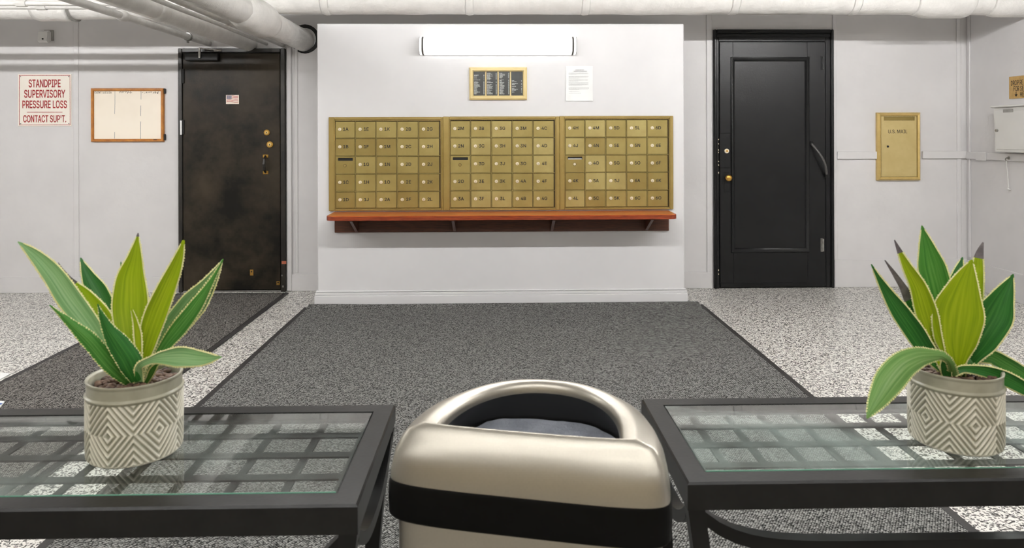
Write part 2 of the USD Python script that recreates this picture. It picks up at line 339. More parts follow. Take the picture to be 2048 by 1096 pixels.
# ------------------------------------------------------------------ mats on the floor
def floor_mat(name, x0, x1, y0, y1, m, label, curl=0.0, border=0.035):
    t = thing(name, label, 'mat', ((x0 + x1) / 2, (y0 + y1) / 2, 0))
    # field: a slab whose far end may turn up against the wall
    ys = np.r_[np.linspace(y0 + border, y1 - 0.30, 8), np.linspace(y1 - 0.28, y1 - border, 12)] if curl else np.linspace(y0 + border, y1 - border, 8)
    xs = np.linspace(x0 + border, x1 - border, 25)
    def lift(x, y):
        return curl * (0.55 + 0.45 * meshkit.noise(np.array([x * 2.3, 0.3, 0.7]), 3)) * max(0.0, (y - (y1 - 0.20)) / 0.20) ** 2 if curl else 0.0
    V, Fc = [], []
    for y in ys:
        for x in xs: V.append((x, y, 0.010 + lift(x, y)))
    for y in ys:
        for x in xs: V.append((x, y, 0.001 + lift(x, y) * 0.9))
    n, k = len(xs), len(xs) * len(ys)
    for i in range(len(ys) - 1):
        for j in range(n - 1):
            a = i * n + j; Fc += [(a, a + 1, a + n + 1), (a, a + n + 1, a + n), (k + a, k + a + n + 1, k + a + 1), (k + a, k + a + n, k + a + n + 1)]
    obj('pile', (V, Fc), m, t, smooth=30)
    bars = [bx(x0, x0 + border, y0, y1 - (border if curl else 0), 0.0008, 0.009, 0.003), bx(x1 - border, x1, y0, y1 - (border if curl else 0), 0.0008, 0.009, 0.003), bx(x0 + border, x1 - border, y0, y0 + border, 0.0008, 0.009, 0.003)]
    if not curl: bars.append(bx(x0 + border, x1 - border, y1 - border, y1, 0.0008, 0.009, 0.003))
    for b in bars: obj('border', b, 'rubber', t)
    return t
mx0 = onZ(605, 620, 0.0)[0]; mx1 = onZ(1412, 616, 0.0)[0]
floor_mat('floor_mat', mx0, mx1, 0.62, 5.335, 'mat_weave', 'large charcoal woven mat reaching from tables to mailbox wall', curl=0.035)
rx0, rx1 = onZ(2, 764.6, 0)[0], onZ(480, 662, 0)[0]
floor_mat('floor_runner', rx0, rx1, -0.4, 5.80, 'runner_weave', 'narrow charcoal ribbed runner leading to the left door')

# ------------------------------------------------------------------ doors
def door_left():
    ox0, ox1, _, oz1 = rect(360, 98, 573, 578, Y1)
    t = thing('door_1', 'worn dark brown metal door with flag sticker', 'door', ((ox0 + ox1) / 2, Y1, 0), kind='structure')
    ix0, ix1, _, iz1 = rect(369, 107, 562, 574, Y1)
    y = Y1 - 0.001
    fr = [bx(ox0, ix0 - 0.004, y - 0.035, y, 0, oz1, 0.004), bx(ix1 + 0.006, ox1, y - 0.035, y, 0, oz1, 0.004), bx(ix0 - 0.004, ix1 + 0.006, y - 0.035, y, iz1 + 0.004, oz1, 0.004)]
    for f in fr: obj('frame', f, 'door_brown_frame', t)
    obj('rebate', bx(ix0 - 0.0038, ix1 + 0.0058, y - 0.008, y, 0.0, iz1 + 0.0038), 'black', t)
    leaf = obj('door_leaf', bx(ix0, ix1, y - 0.026, y - 0.0085, 0.018, iz1, 0.002), 'door_brown', t)
    obj('threshold', bx(ix0 - 0.003, ix1 + 0.005, y - 0.028, y - 0.0085, 0.0, 0.012, 0.003), 'steel_bits', t)
    yf = y - 0.026
    # closer
    bx0, bx1, bz0, bz1 = rect(374, 108, 440, 122, yf)
    cl = obj('closer', bx(bx0, bx1, yf - 0.05, yf - 0.0005, bz0, bz1, 0.006), 'black', t, label='black door closer with a steel arm')
    a, b, c = onY(399, 116, yf - 0.06), onY(399, 96, yf - 0.06), onY(438, 101, yf - 0.10)
    obj('arm', join(tube([a, b], 0.010, 10), tube([b, (b + c) / 2 + np.array([0, 0, .002]), c], 0.006, 8), bx(c[0] - 0.04, c[0] + 0.02, c[1] - 0.006, c[1] + 0.006, c[2] - 0.007, c[2] + 0.007, 0.002)), 'steel_bits', cl)
    for py in (138, 240, 480):
        p = onY(367, py, yf); obj('hinge', tube([p + [0, -0.006, 0], p + [0, -0.006, -0.115]], 0.009, 10), 'black', t)
    for px, py, r in ((534, 265, 0.024), (540, 289, 0.026)):
        p = onY(px, py, yf); l = obj('cylinder_lock', disc(p[0], p[2], yf, r, 0.010), 'brass', t)
        obj('key_plug', disc(p[0], p[2], yf - 0.0101, r * 0.55, 0.004), 'mail_gold_frame', l); obj('keyhole', bx(p[0] - 0.003, p[0] + 0.003, yf - 0.0155, yf - 0.0142, p[2] - 0.007, p[2] + 0.005), 'black', l)
    # pull handle
    p0, p1 = onY(531.5, 312, yf), onY(531.5, 345, yf)
    h = obj('pull_handle', join(bx(p0[0] - 0.022, p0[0] + 0.022, yf - 0.008, yf - 0.0004, p0[2] - 0.014, p0[2] + 0.012, 0.003), bx(p1[0] - 0.022, p1[0] + 0.022, yf - 0.008, yf - 0.0004, p1[2] - 0.014, p1[2] + 0.014, 0.003)), 'brass', t, label='brass pull handle with dark grip')
    obj('grip', tube([p0 + [0, -0.006, 0], p0 + [0, -0.04, -0.025], (p0 + p1) / 2 + [0, -0.052, 0], p1 + [0, -0.04, 0.025], p1 + [0, -0.006, 0]], [0.008, 0.011, 0.013, 0.011, 0.008], 10), 'door_brown_frame', h)
    for px, py, w, hh in ((503.5, 545, 0.014, 0.024), (556.5, 566, 0.014, 0.016)):
        p = onY(px, py, yf); pl = obj('brass_plate', bx(p[0] - w, p[0] + w, yf - 0.004, yf - 0.0004, p[2] - hh, p[2] + hh, 0.002), 'brass', t)
        obj('hole', disc(p[0], p[2] + hh * 0.3, yf - 0.0041, 0.006, 0.0006, 10), 'black', pl)
    p = onY(566, 315, y - 0.035); obj('strike', bx(p[0] - 0.01, p[0] + 0.01, y - 0.0362, y - 0.0352, p[2] - 0.05, p[2] + 0.05, 0.0004), 'black', t)
    for px, py, w, hh, m in ((568, 525, 0.018, 0.012, 'copper_chip'), (564, 551, 0.005, 0.006, 'steel_bits'), (566, 577 - 4, 0.006, 0.008, 'steel_bits')):
        p = onY(px, py, y - 0.035); obj('paint_chip', bx(p[0] - w, p[0] + w, y - 0.0366, y - 0.0352, p[2] - hh, p[2] + hh, 0.0005), m, t)
    p = onY(362, 256, y - 0.035); obj('tag', bx(p[0] - 0.006, p[0] + 0.008, y - 0.040, y - 0.0355, p[2] - 0.055, p[2] + 0.06, 0.001), 'paper', t, label='white paper tag')
    # flag sticker
    x0, x1, z0, z1 = rect(452, 190, 478, 208, yf)
    st = thing('flag_sticker', 'small faded flag sticker on the brown door', 'sticker', ((x0 + x1) / 2, yf, z0))
    obj('backing', bx(x0, x1, yf - 0.0016, yf - 0.0004, z0, z1), 'flag_white', st)
    w, hh = x1 - x0, z1 - z0
    wave = lambda u: 0.05 * hh * math.sin(u * 6.0)
    for k in range(5):
        zc = z1 - hh * (0.10 + 0.165 * k)
        a0 = 0.46 if k < 3 else 0.05
        us = np.linspace(a0, 0.95, 9)
        obj('stripe', strokes([[(x0 + w * u, zc + wave(u)) for u in us]], hh * 0.035, yf - 0.0017), 'flag_red', st)
    obj('canton', bx(x0 + w * 0.05, x0 + w * 0.45, yf - 0.0021, yf - 0.0017, z1 - hh * 0.46, z1 - hh * 0.06), 'flag_blue', st)
    obj('star', join([bx(x0 + w * (0.09 + 0.08 * i) - .001, x0 + w * (0.09 + 0.08 * i) + .001, yf - 0.0024, yf - 0.0021, z1 - hh * (0.13 + 0.1 * j) - .001, z1 - hh * (0.13 + 0.1 * j) + .001) for i in range(5) for j in range(4)]), 'flag_white', st)
    # wall patch casing above
door_left()

def door_right():
    ox0, ox1, _, oz1 = rect(1426, 60, 1664.5, 574, Y1)
    t = thing('door_2', 'black panelled wooden door with brass knob', 'door', ((ox0 + ox1) / 2, Y1, 0), kind='structure')
    ix0, ix1, _, iz1 = rect(1438, 85, 1648, 572, Y1)
    y = Y1 - 0.001
    jl, jr = ix0 - 0.005, ix1 + 0.005
    for (a0, a1) in ((ox0, jl), (jr, ox1)):
        obj('frame', join(bx(a0, a1, y - 0.018, y, 0, oz1, 0.003), bx(a0 if a0 == ox0 else a1 - 0.022, a0 + 0.022 if a0 == ox0 else a1, y - 0.038, y - 0.0182, 0, oz1, 0.006)), 'door_black', t)
    obj('frame', join(bx(jl, jr, y - 0.018, y, iz1 + 0.005, oz1, 0.003), bx(ox0 + 0.0225, ox1 - 0.0225, y - 0.038, y - 0.0182, oz1 - 0.03, oz1, 0.006), bx(ox0 + 0.023, ox1 - 0.023, y - 0.028, y - 0.0182, oz1 - 0.062, oz1 - 0.034, 0.006)), 'door_black', t)
    obj('rebate', bx(jl, jr, y - 0.004, y, 0, iz1 + 0.0049), 'black', t)
    mx0_, mx1_, mz0, mz1 = rect(1461, 114, 1619, 505, Y1 - 0.02)
    yf = y - 0.026
    def slab(a, b, c, d): return bx(a, b, yf, y - 0.0045, c, d, 0.0015)
    g = 0.0002
    obj('door_leaf', join(slab(ix0, mx0_ + 0.02, 0.012, iz1), slab(mx1_ - 0.02, ix1, 0.012, iz1), slab(mx0_ + 0.02 + g, mx1_ - 0.02 - g, mz1 - 0.02, iz1), slab(mx0_ + 0.02 + g, mx1_ - 0.02 - g, 0.012, mz0 + 0.02)), 'door_black', t)
    obj('panel', bx(mx0_ + 0.02, mx1_ - 0.02, yf + 0.012, y - 0.0046, mz0 + 0.02, mz1 - 0.02), 'door_black', t)
    obj('moulding', ring(mx0_, mx1_, mz0, mz1, [(0, 0.0003), (0.004, 0.010), (0.012, 0.013), (0.020, 0.007), (0.028, 0.004), (0.036, -0.009), (0.036, -0.0115), (0.020, -0.0115), (0.0201, 0.0003)], facing(yf)), 'door_black', t, smooth=40)
    obj('kick_strip', bx(ix0, ix1, yf - 0.006, yf - 0.0003, 0.014, 0.045, 0.002), 'door_black', t)
    # lock plates
    a = rect(1439, 266, 1461, 336, yf); obj('lock_case', bx(a[0], a[1], yf - 0.006, yf - 0.0003, a[2], a[3], 0.002), 'door_black', t)
    p = onY(1453, 302, yf - .006); q = obj('cylinder_lock', disc(p[0], p[2], yf - 0.0062, 0.019, 0.012), 'nickel', t, label='pale brass lock cylinder'); obj('key_plug', disc(p[0], p[2], yf - 0.0183, 0.009, 0.002), 'brass', q)
    a = rect(1448, 344, 1460, 384, yf); obj('escutcheon', bx(a[0], a[1], yf - 0.005, yf - 0.0003, a[2], a[3], 0.002), 'door_black', t)
    p = onY(1457, 356, yf - .04)
    prof = np.array([(0, 0), (0.016, 0), (0.010, 0.006), (0.009, 0.020), (0.020, 0.028), (0.027, 0.040), (0.026, 0.050), (0.018, 0.058), (0, 0.060)])
    kn = trimesh.creation.revolve(prof, sections=24); kn.apply_transform([[1, 0, 0, p[0]], [0, 0, -1, yf - 0.0052], [0, 1, 0, p[2]], [0, 0, 0, 1]])
    obj('knob', kn, 'brass', t, label='round polished brass knob', smooth=50)
    for py in (126, 490):
        p = onY(1645, py, yf)
        obj('hinge', join(tube([p + [0, -0.008, 0.05], p + [0, -0.008, -0.05]], 0.009, 10), bx(p[0] - 0.016, p[0] + 0.004, yf - 0.004, yf - 0.0003, p[2] - 0.055, p[2] + 0.055, 0.001)), 'steel_bits' if py > 300 else 'door_black', t)
    # armoured door cord
    a, b = onY(1622, 288, yf), onY(1652, 348, y - 0.04)
    n = 60; P = [a + (b - a) * k / (n - 1) + np.array([0.010 * math.sin(math.pi * k / (n - 1)), -0.012 - 0.045 * math.sin(math.pi * k / (n - 1)), 0]) for k in range(n)]
    c = obj('door_cord', tube(P, [0.0085 if k % 2 else 0.0105 for k in range(n)], 10), 'cord_grey', t, label='dark grey ribbed armoured cord', smooth=60)
    obj('end_clamp', bx(a[0] - 0.014, a[0] + 0.014, a[1] - 0.02, a[1] - 0.0004, a[2] - 0.014, a[2] + 0.02, 0.004), 'door_black', c)
    obj('end_clamp', bx(b[0] - 0.012, b[0] + 0.014, b[1] - 0.018, b[1] - 0.0002, b[2] - 0.03, b[2] + 0.006, 0.004), 'door_black', c)
    rng = random.Random(4)
    ch = []
    for py in (279, 288, 300, 305, 323, 330, 345, 540, 548):
        p = onY(1437, py, y - 0.018); ch.append(bx(p[0] - 0.003, p[0] + 0.004, y - 0.0198, y - 0.0182, p[2] - 0.006 * rng.random() - .003, p[2] + 0.005))
    tag(obj('paint_chips', join(ch), 'nickel', t), kind='stuff')
door_right()

# ------------------------------------------------------------------ signs, board, papers
def standpipe_sign():
    Y = Y1 - 0.0005
    x0, x1, z0, z1 = rect(36.5, 148, 143.5, 252.5, Y); cx, w, h = (x0 + x1) / 2, x1 - x0, z1 - z0
    t = thing('warning_sign', 'white metal sign with red STANDPIPE lettering', 'sign', (cx, Y, z0))
    obj('plate', bx(x0, x1, Y - 0.004, Y, z0, z1, 0.0015), 'sign_white', t)
    yl = Y - 0.0041
    obj('border', ring(x0 + w * .022, x1 - w * .022, z0 + h * .022, z1 - h * .022, [(0, 0), (0, 0.0006), (0.0035, 0.0006), (0.0035, 0)], facing(yl)), 'red_ink', t, smooth=False)
    for s_, pyb, ph, pw in (('STANDPIPE', 174.3, 15.0, 63), ('SUPERVISORY', 195, 15.0, 81), ('PRESSURE LOSS', 216, 14.6, 88), ("CONTACT SUP'T.", 244.3, 13.6, 85)):
        k = 1450 / 5.81; m = text(s_, ph / k, 1.0, True); m.apply_scale([pw / k / (m.bounds[1][0] - m.bounds[0][0]), 1, 1])
        obj('lettering', on_wall(m, cx, onY(90, pyb, yl)[2], yl), 'red_ink', t, smooth=False)
    a = rect(54, 224.0, 125, 225.0, yl); obj('rule', bx(a[0], a[1], yl - 0.0007, yl, a[2], a[3]), 'red_ink', t)
    for sx in (x0 + w * .05, x1 - w * .05):
        for sz in (z0 + h * .05, z1 - h * .05): obj('rivet', disc(sx, sz, yl, 0.005, 0.003, 10), 'steel_bits', t)
standpipe_sign()

def whiteboard():
    Y = Y1 - 0.0005
    x0, x1, z0, z1 = rect(181.5, 176.5, 327, 283.5, Y - 0.02)
    t = thing('whiteboard', 'white dry-erase board with an orange oak frame', 'whiteboard', ((x0 + x1) / 2, Y, z0))
    obj('frame', ring(x0, x1, z0, z1, [(0, 0), (0, 0.018), (0.004, 0.024), (0.018, 0.024), (0.022, 0.018), (0.022, 0)], facing(Y)), 'oak_frame', t)
    obj('panel', bx(x0 + 0.0222, x1 - 0.0222, Y - 0.012, Y, z0 + 0.0222, z1 - 0.0222), 'board_white', t)
    yl = Y - 0.0121
    def P(px, py): p = onY(px, py, yl); return (p[0], p[2])
    obj('divider', strokes([[P(230, 183), P(230, 205), P(229.5, 228)], [P(229.5, 264), P(229.3, 277)]], 0.0016, yl), 'ink_grey', t)
    obj('divider', strokes([[P(282, 182), P(282, 199)], [P(281.7, 211), P(281.5, 232)], [P(281.5, 243), P(281, 278)]], 0.0018, yl), 'ink_grey', t)
    m = text('CLINT 1/11/26', 0.016, 1.0); m.apply_scale([0.135 / (m.bounds[1][0] - m.bounds[0][0]), 1, 1])
    obj('lettering', on_wall(m, P(206, 186)[0], P(206, 187)[1], yl), 'ink', t, smooth=False)
    rng = random.Random(7)
    for a, b, py in ((239, 264, 184.5), (283.5, 319, 185)):
        L, x = [], a
        while x < b:
            q = []
            for _ in range(rng.randint(3, 5)):
                q.append(P(x, py + rng.uniform(-1.8, 1.8))); x += rng.uniform(0.6, 1.5)
            L.append(q); x += 0.6
        for k in range(2): xx = b - 9 + k * 5; L.append([P(xx, py + 3), P(xx + 1.6, py - 2.4)])
        obj('lettering', strokes(L, 0.0012, yl), 'ink', t, smooth=False)
    a = rect(307, 278.7, 314, 280, Y - .024); obj('badge', bx(a[0], a[1], Y - 0.0252, Y - 0.0242, a[2], a[3]), 'ink', t)
    for py0, py1 in ((177, 187), (268, 280)):
        a = rect(325.5, py0, 329, py1, Y - 0.02); obj('corner_clip', bx(a[0] + 0.006, a[1] + 0.004, Y - 0.02, Y - 0.002, a[2], a[3], 0.002), 'black', t)
whiteboard()

def directory():
    Y = CY - 0.0005
    x0, x1, z0, z1 = rect(938.5, 134.5, 1054, 199.5, Y - 0.02)
    t = thing('directory_board', 'cream framed tenant directory with four black columns', 'directory', ((x0 + x1) / 2, Y, z0))
    obj('frame', ring(x0, x1, z0, z1, [(0, 0), (0, 0.016), (0.010, 0.026), (0.022, 0.026), (0.030, 0.018), (0.030, 0)], facing(Y)), 'directory_cream', t)
    ix0, ix1, iz0, iz1 = x0 + 0.0302, x1 - 0.0302, z0 + 0.0302, z1 - 0.0302
    obj('backing', bx(ix0, ix1, Y - 0.010, Y, iz0, iz1), 'directory_cream', t)
    w = (ix1 - ix0) / 4; rng = random.Random(11)
    dens = [(0.10, 0.95, .3), (0.02, 1.0, .45), (0.04, 1.0, .35), (0.3, 1.0, .35)]
    for k in range(4):
        a, b = ix0 + w * k + (0.005 if k else 0.001), ix0 + w * (k + 1) - (0.005 if k < 3 else 0.001)
        pn = obj('name_panel', bx(a, b, Y - 0.013, Y - 0.0102, iz0 + 0.001, iz1 - 0.001), 'directory_black', t, label='black panel with small white lettering')
        rows, L = 24, []
        for r in range(rows):
            f = r / rows
            if f < dens[k][0] or rng.random() < (0.12 if k < 3 else 0.55): continue
            z = iz1 - 0.006 - (iz1 - iz0 - 0.012) * f; x = a + 0.005
            end = a + (b - a) * rng.uniform(.25, .6)
            while x < end:
                l = rng.uniform(0.004, 0.012); L.append([(x, z), (min(x + l, end), z)]); x += l + 0.002
            L.append([(b - 0.012, z), (b - 0.006, z)])
        obj('lettering', strokes(L, 0.0017, Y - 0.0131), 'letter_white', pn, smooth=False)
    for sx in (ix0 + 0.004, ix1 - 0.004): obj('screw', disc(sx, iz1 + 0.006, Y - 0.0235, 0.003, 0.004, 8), 'steel_bits', t)
directory()

def notice():
    Y = CY - 0.0005
    x0, x1, z0, z1 = rect(1131.5, 132, 1185.5, 202, Y)
    t = thing('notice_paper', 'white typed notice sheet taped right of the directory', 'paper', ((x0 + x1) / 2, Y, z0))
    V, Fc = [], []; n = 10
    for h in (0.0015, 0.0008):
        for j in range(n + 1):
            for i in range(n + 1):
                u, v = i / n, j / n; curl = 0.006 * max(0, 0.25 - v) / 0.25 * (0.4 + 0.6 * u) + 0.004 * max(0, 0.12 - u) / .12
                V.append((x0 + (x1 - x0) * u, Y - h - curl, z0 + (z1 - z0) * v))
    m = n + 1
    for j in range(n):
        for i in range(n):
            a = j * m + i; b = a + m * m; Fc += [(a, a + 1, a + m + 1), (a, a + m + 1, a + m), (b, b + m + 1, b + 1), (b, b + m, b + m + 1)]
    obj('sheet', (V, Fc), 'paper', t, smooth=True)
    rng = random.Random(5); yl = Y - 0.0019; W, H = x1 - x0, z1 - z0
    L1, L2 = [], []
    for f, a, b in ((0.115, .36, .68), (0.15, .30, .78)):
        x = a
        while x < b: l = rng.uniform(.02, .08); L1.append([(x0 + W * x, z1 - H * f), (x0 + W * min(b, x + l), z1 - H * f)]); x += l + .015
    for f, n_, last in ((.20, 3, .4), (.29, 4, .5), (.39, 3, .45), (.48, 5, .6), (.62, 4, .5), (.73, 1, .5), (.78, 1, .55), (.85, 1, .25)):
        for r in range(n_):
            ff, end, x = f + r * 0.02, (last if r == n_ - 1 else rng.uniform(.8, .86)), .11
            while x < end: l = rng.uniform(.02, .08); L2.append([(x0 + W * x, z1 - H * ff), (x0 + W * min(end, x + l), z1 - H * ff)]); x += l + .015
    obj('lettering', strokes(L1, 0.0014, yl), 'ink', t, smooth=False)
    obj('lettering', strokes(L2, 0.0008, yl), 'ink_grey', t, smooth=False)
notice()

def wall_lamp():
    Y = CY - 0.0005
    x0, x1, z0, z1 = rect(838.5, 72.5, 1152.5, 109, Y - 0.05)
    zc, hz, D = (z0 + z1) / 2, (z1 - z0) / 2, 0.095
    t = thing('wall_lamp', 'long white wraparound lamp glowing above the mailboxes', 'lamp', ((x0 + x1) / 2, Y, z0))
    def half(xa, xb, k=1.0, n=20, e=2.6):
        P = [(math.copysign(abs(math.cos(a)) ** (2 / e), math.cos(a)), abs(math.sin(a)) ** (2 / e)) for a in np.linspace(0, math.pi, n)]
        return prism(Polygon([(c * hz * k, d * D * k) for c, d in P]), xb - xa, lambda a, b, h: (xa + h, Y - 0.001 - b, zc + a))
    w = 0.030
    obj('lens', half(x0 + w, x1 - w, 0.985), 'fixture_glow', t, smooth=40)
    for sx, sg in ((x0, 1), (x1, -1)):
        a, b = sorted((sx, sx + sg * w * 0.66))
        e = obj('end_cap', half(min(a + .003, b), b - .0005 if sg > 0 else b, 0.985), 'fixture_glow', t, smooth=40)
        obj('trim_ring', half(*sorted((sx, sx + sg * 0.0028)), 1.0), 'grey_plastic', e, smooth=40)
        obj('trim_ring', half(*sorted((sx + sg * w * .66, sx + sg * (w * .66 + 0.003))), 1.0), 'grey_plastic', e, smooth=40)
        obj('trim_ring', half(*sorted((sx + sg * (w - 0.0005), sx + sg * (w + 0.0025))), 1.0), 'grey_plastic', e, smooth=40)
    obj('back_plate', bx(x0 + 0.02, x1 - 0.02, Y - 0.0009, Y, z0 + 0.004, z1 - 0.004), 'white_metal', t)
wall_lamp()

# ------------------------------------------------------------------ mailboxes
BANKS = [
    ((657.5, 234, 885.9, 421.5), 'left bank of brass mailboxes, from 1A to 2L',
     ['1A 1B - 1C 1D', '1E 1F 1G 1H 1J', '1K 1M 1N 1O 2A', '2B 2C 2D 2E 2F', '2G 2H 2J 2K 2L'],
     ([671, 712.5, 754, 796, 839, 880.5], [242, 276.5, 312, 347.5, 383, 417])),
    ((886.1, 233, 1119.1, 420.5), 'middle bank of brass mailboxes, from 2M to 4G',
     ['2M 2N - 2O 3A', '3B 3C 3D 3E 3F', '3G 3H 3J 3K 3L', '3M 3N 3O 4A 4B', '4C 4D 4E 4F 4G'],
     ([901, 943, 984.5, 1026.5, 1068, 1109.5], [240.5, 275, 310.5, 346, 381, 415.5])),
    ((1119.3, 232, 1346.5, 419), 'right bank of brass mailboxes, from 4H to 6O',
     ['4H 4J - 4K 4L', '4M 4N 4O 5A 5C', '5D 5E 5G 5J 5K', '5L 5N 5O 6A 6C', '6D 6E 6F 6K 6O'],
     ([1131, 1172, 1213.5, 1255, 1296.5, 1337.5], [239, 274.5, 309.5, 344.5, 380, 414.5])),
]
def mailboxes():
    rng = random.Random(21)
    for bi, (R, label, cols, (cx, cy)) in enumerate(BANKS):
        Y = CY - 0.0005
        x0, x1, z0, z1 = rect(*R, Y - 0.02)
        mx_, my_ = (R[0] + R[2]) / 2, (R[1] + R[3]) / 2
        gx = [onY(c, my_, Y - 0.02)[0] for c in cx]; gz = [onY(mx_, c, Y - 0.02)[2] for c in cy]
        t = thing('mailbox_bank', label, 'mailbox', ((x0 + x1) / 2, Y, z0), 'brass mailbox banks above the wooden shelf')
        # outer frame, inner lip
        il, ir, ib, itp = gx[0] - x0, x1 - gx[-1], gz[-1] - z0, z1 - gz[0]
        obj('frame', join(bx(x0, gx[0] - .008, Y - .024, Y, z0, z1, .003), bx(gx[-1] + .008, x1, Y - .024, Y, z0, z1, .003),
                          bx(gx[0] - .0078, gx[-1] + .0078, Y - .024, Y, gz[0] + .008, z1, .003), bx(gx[0] - .0078, gx[-1] + .0078, Y - .024, Y, z0, gz[-1] - .006, .003)), 'mailbox_frame', t)
        obj('inner_lip', ring(gx[0] - .0078, gx[-1] + .0078, gz[-1] - .0058, gz[0] + .0078, [(0.0012, 0), (0.0012, .020), (.0058, .020), (.0058, 0)], facing(Y)), 'mailbox_frame', t, smooth=False)
        obj('backing', bx(gx[0] - .0015, gx[-1] + .0015, Y - .006, Y, gz[-1] + .0005, gz[0] + .0015), 'seam_dark', t)
        for k in range(1, 5):
            obj('crossbar', bx(gx[0], gx[-1], Y - .019, Y - .0062, gz[k] - .0018, gz[k] + .0018, .0008), 'mailbox_gold_pale', t)
        for c in range(5):
            names = cols[c].split()
            if c: obj('divider', bx(gx[c] - .0085, gx[c] - .0050, Y - .0185, Y - .0062, gz[5] + .001, gz[0] - .001, .0008), 'mailbox_gold_pale', t)
            for r in range(5):
                a, b = gx[c] - .003 + (.0035 if c == 0 else 0), gx[c + 1] - .0115 + (0.004 if c == 4 else 0)
                zt_, zb_ = gz[r] - .0045, gz[r + 1] + .0032
                yf = Y - .018
                tilt = 0.004 if (bi, c, r) in ((0, 2, 0), (2, 4, 3)) else 0.0
                mat_ = rng.choice(['mailbox_gold', 'mailbox_gold', 'mailbox_gold_dark' if bi != 1 else 'mailbox_gold', 'mailbox_gold_pale' if bi else 'mailbox_gold_dark'])
                w_, h_ = b - a, zt_ - zb_
                if names[r] == '-':
                    sl, sr, st_, sb = a + .016, b - .014, zt_ - .013, zt_ - .026
                    P = sbox(a, zb_, b, zt_).difference(sbox(sl + .004, sb, sr - .004, st_).buffer(.004))
                    d = obj('mailbox_door', prism(P, .011, lambda u, v, h: (u, Y - .0065 - h, v)), mat_, t, smooth=False, label='slotted door without a number')
                    obj('slot', bx(sl - .001, sr + .001, Y - .0072, Y - .0064, sb - .003, st_ + .003), 'black', d)
                    if bi == 2: obj('letter', bx(sl + .004, sr - .004, Y - .0095, Y - .0078, sb - .002, sb + .004), 'paper', d)
                    xc, zc = (a + b) / 2 - .002, zb_ + h_ * .47
                    obj('lock', join(disc(xc, zc, Y - .0176, .0095, .003, 16), bx(xc - .007, xc + .007, Y - .0212, Y - .0204, zc - .0015, zc + .0015)), 'mailbox_frame' if bi < 2 else 'nickel', d)
                    obj('lock_rim', trimesh.creation.annulus(.0085, .0115, .0014, sections=16, transform=[[1, 0, 0, xc], [0, 0, -1, Y - .0183], [0, 1, 0, zc], [0, 0, 0, 1]]), 'seam_dark', d)
                    continue
                d = obj('mailbox_door', bx(a, b, yf - tilt, Y - .0065, zb_, zt_, .0018), mat_, t)
                xl, zl = a + w_ * .225, zb_ + h_ * .53
                yl = yf - tilt - .0001
                lk = disc(xl, zl, yl, .0125, .007, 16, .35)
                obj('lock', lk, 'nickel', d, smooth=35)
                obj('keyhole', bx(xl - .0012, xl + .0012, yl - .0076, yl - .0066, zl - .007, zl + .001), 'seam_dark', d)
                if names[r] not in TEXT: TEXT[names[r]] = text(names[r], .0225, 1.02, True, .0007)
                tm = TEXT[names[r]]
                obj('lettering', on_wall(tm, a + w_ * .535, zl - .010, yl, True), 'ink', d, smooth=False)
mailboxes()

def shelf():
    Y = CY - 0.0005; p = 0.285
    a = onY(650, 432, Y - p); b = onY(1356, 429, Y - p)
    ztop = onY(1000, 431, Y - p)[2]; zbot = onY(1000, 440, Y - p)[2]; x0, x1 = a[0], b[0]
    t = thing('wall_shelf', 'varnished orange-brown wooden ledge under the mailboxes', 'shelf', ((x0 + x1) / 2, Y, zbot - .08))
    r = .055
    pts = [(x0, 0), (x0, p - r)] + [(x0 + r - r * math.cos(k), p - r + r * math.sin(k)) for k in np.linspace(0, math.pi / 2, 9)] + [(x1 - r + r * math.sin(k), p - r + r * math.cos(k)) for k in np.linspace(0, math.pi / 2, 9)] + [(x1, 0)]
    P = Polygon(pts)
    pl = obj('plank', prism(P.buffer(-0.0015), 0.003, lambda u, v, h: (u, Y - v, ztop - .003 + h)), 'shelf_top', t)
    obj('edge', prism(P, ztop - zbot - .003, lambda u, v, h: (u, Y - v, zbot + h - .0002)), 'shelf_edge', pl)
    ax0, ax1, az0, az1 = rect(669, 441, 1338, 463.5, Y - .02)
    obj('apron', bx(ax0, ax1, Y - .020, Y, az0, zbot - .0006, .002), 'shelf_dark', t)
    for px in (712, 909, 1104, 1294):
        x = onY(px, 452, Y - .05)[0]
        obj('bracket', prism(Polygon([(.0204, az0 + .006), (.032, az0 + .006), (p - .05, zbot - .012), (p - .05, zbot - .0008), (.0204, zbot - .0008)]), .02, lambda u, v, h: (x - .01 + h, Y - u, v)), 'shelf_dark', t)
shelf()

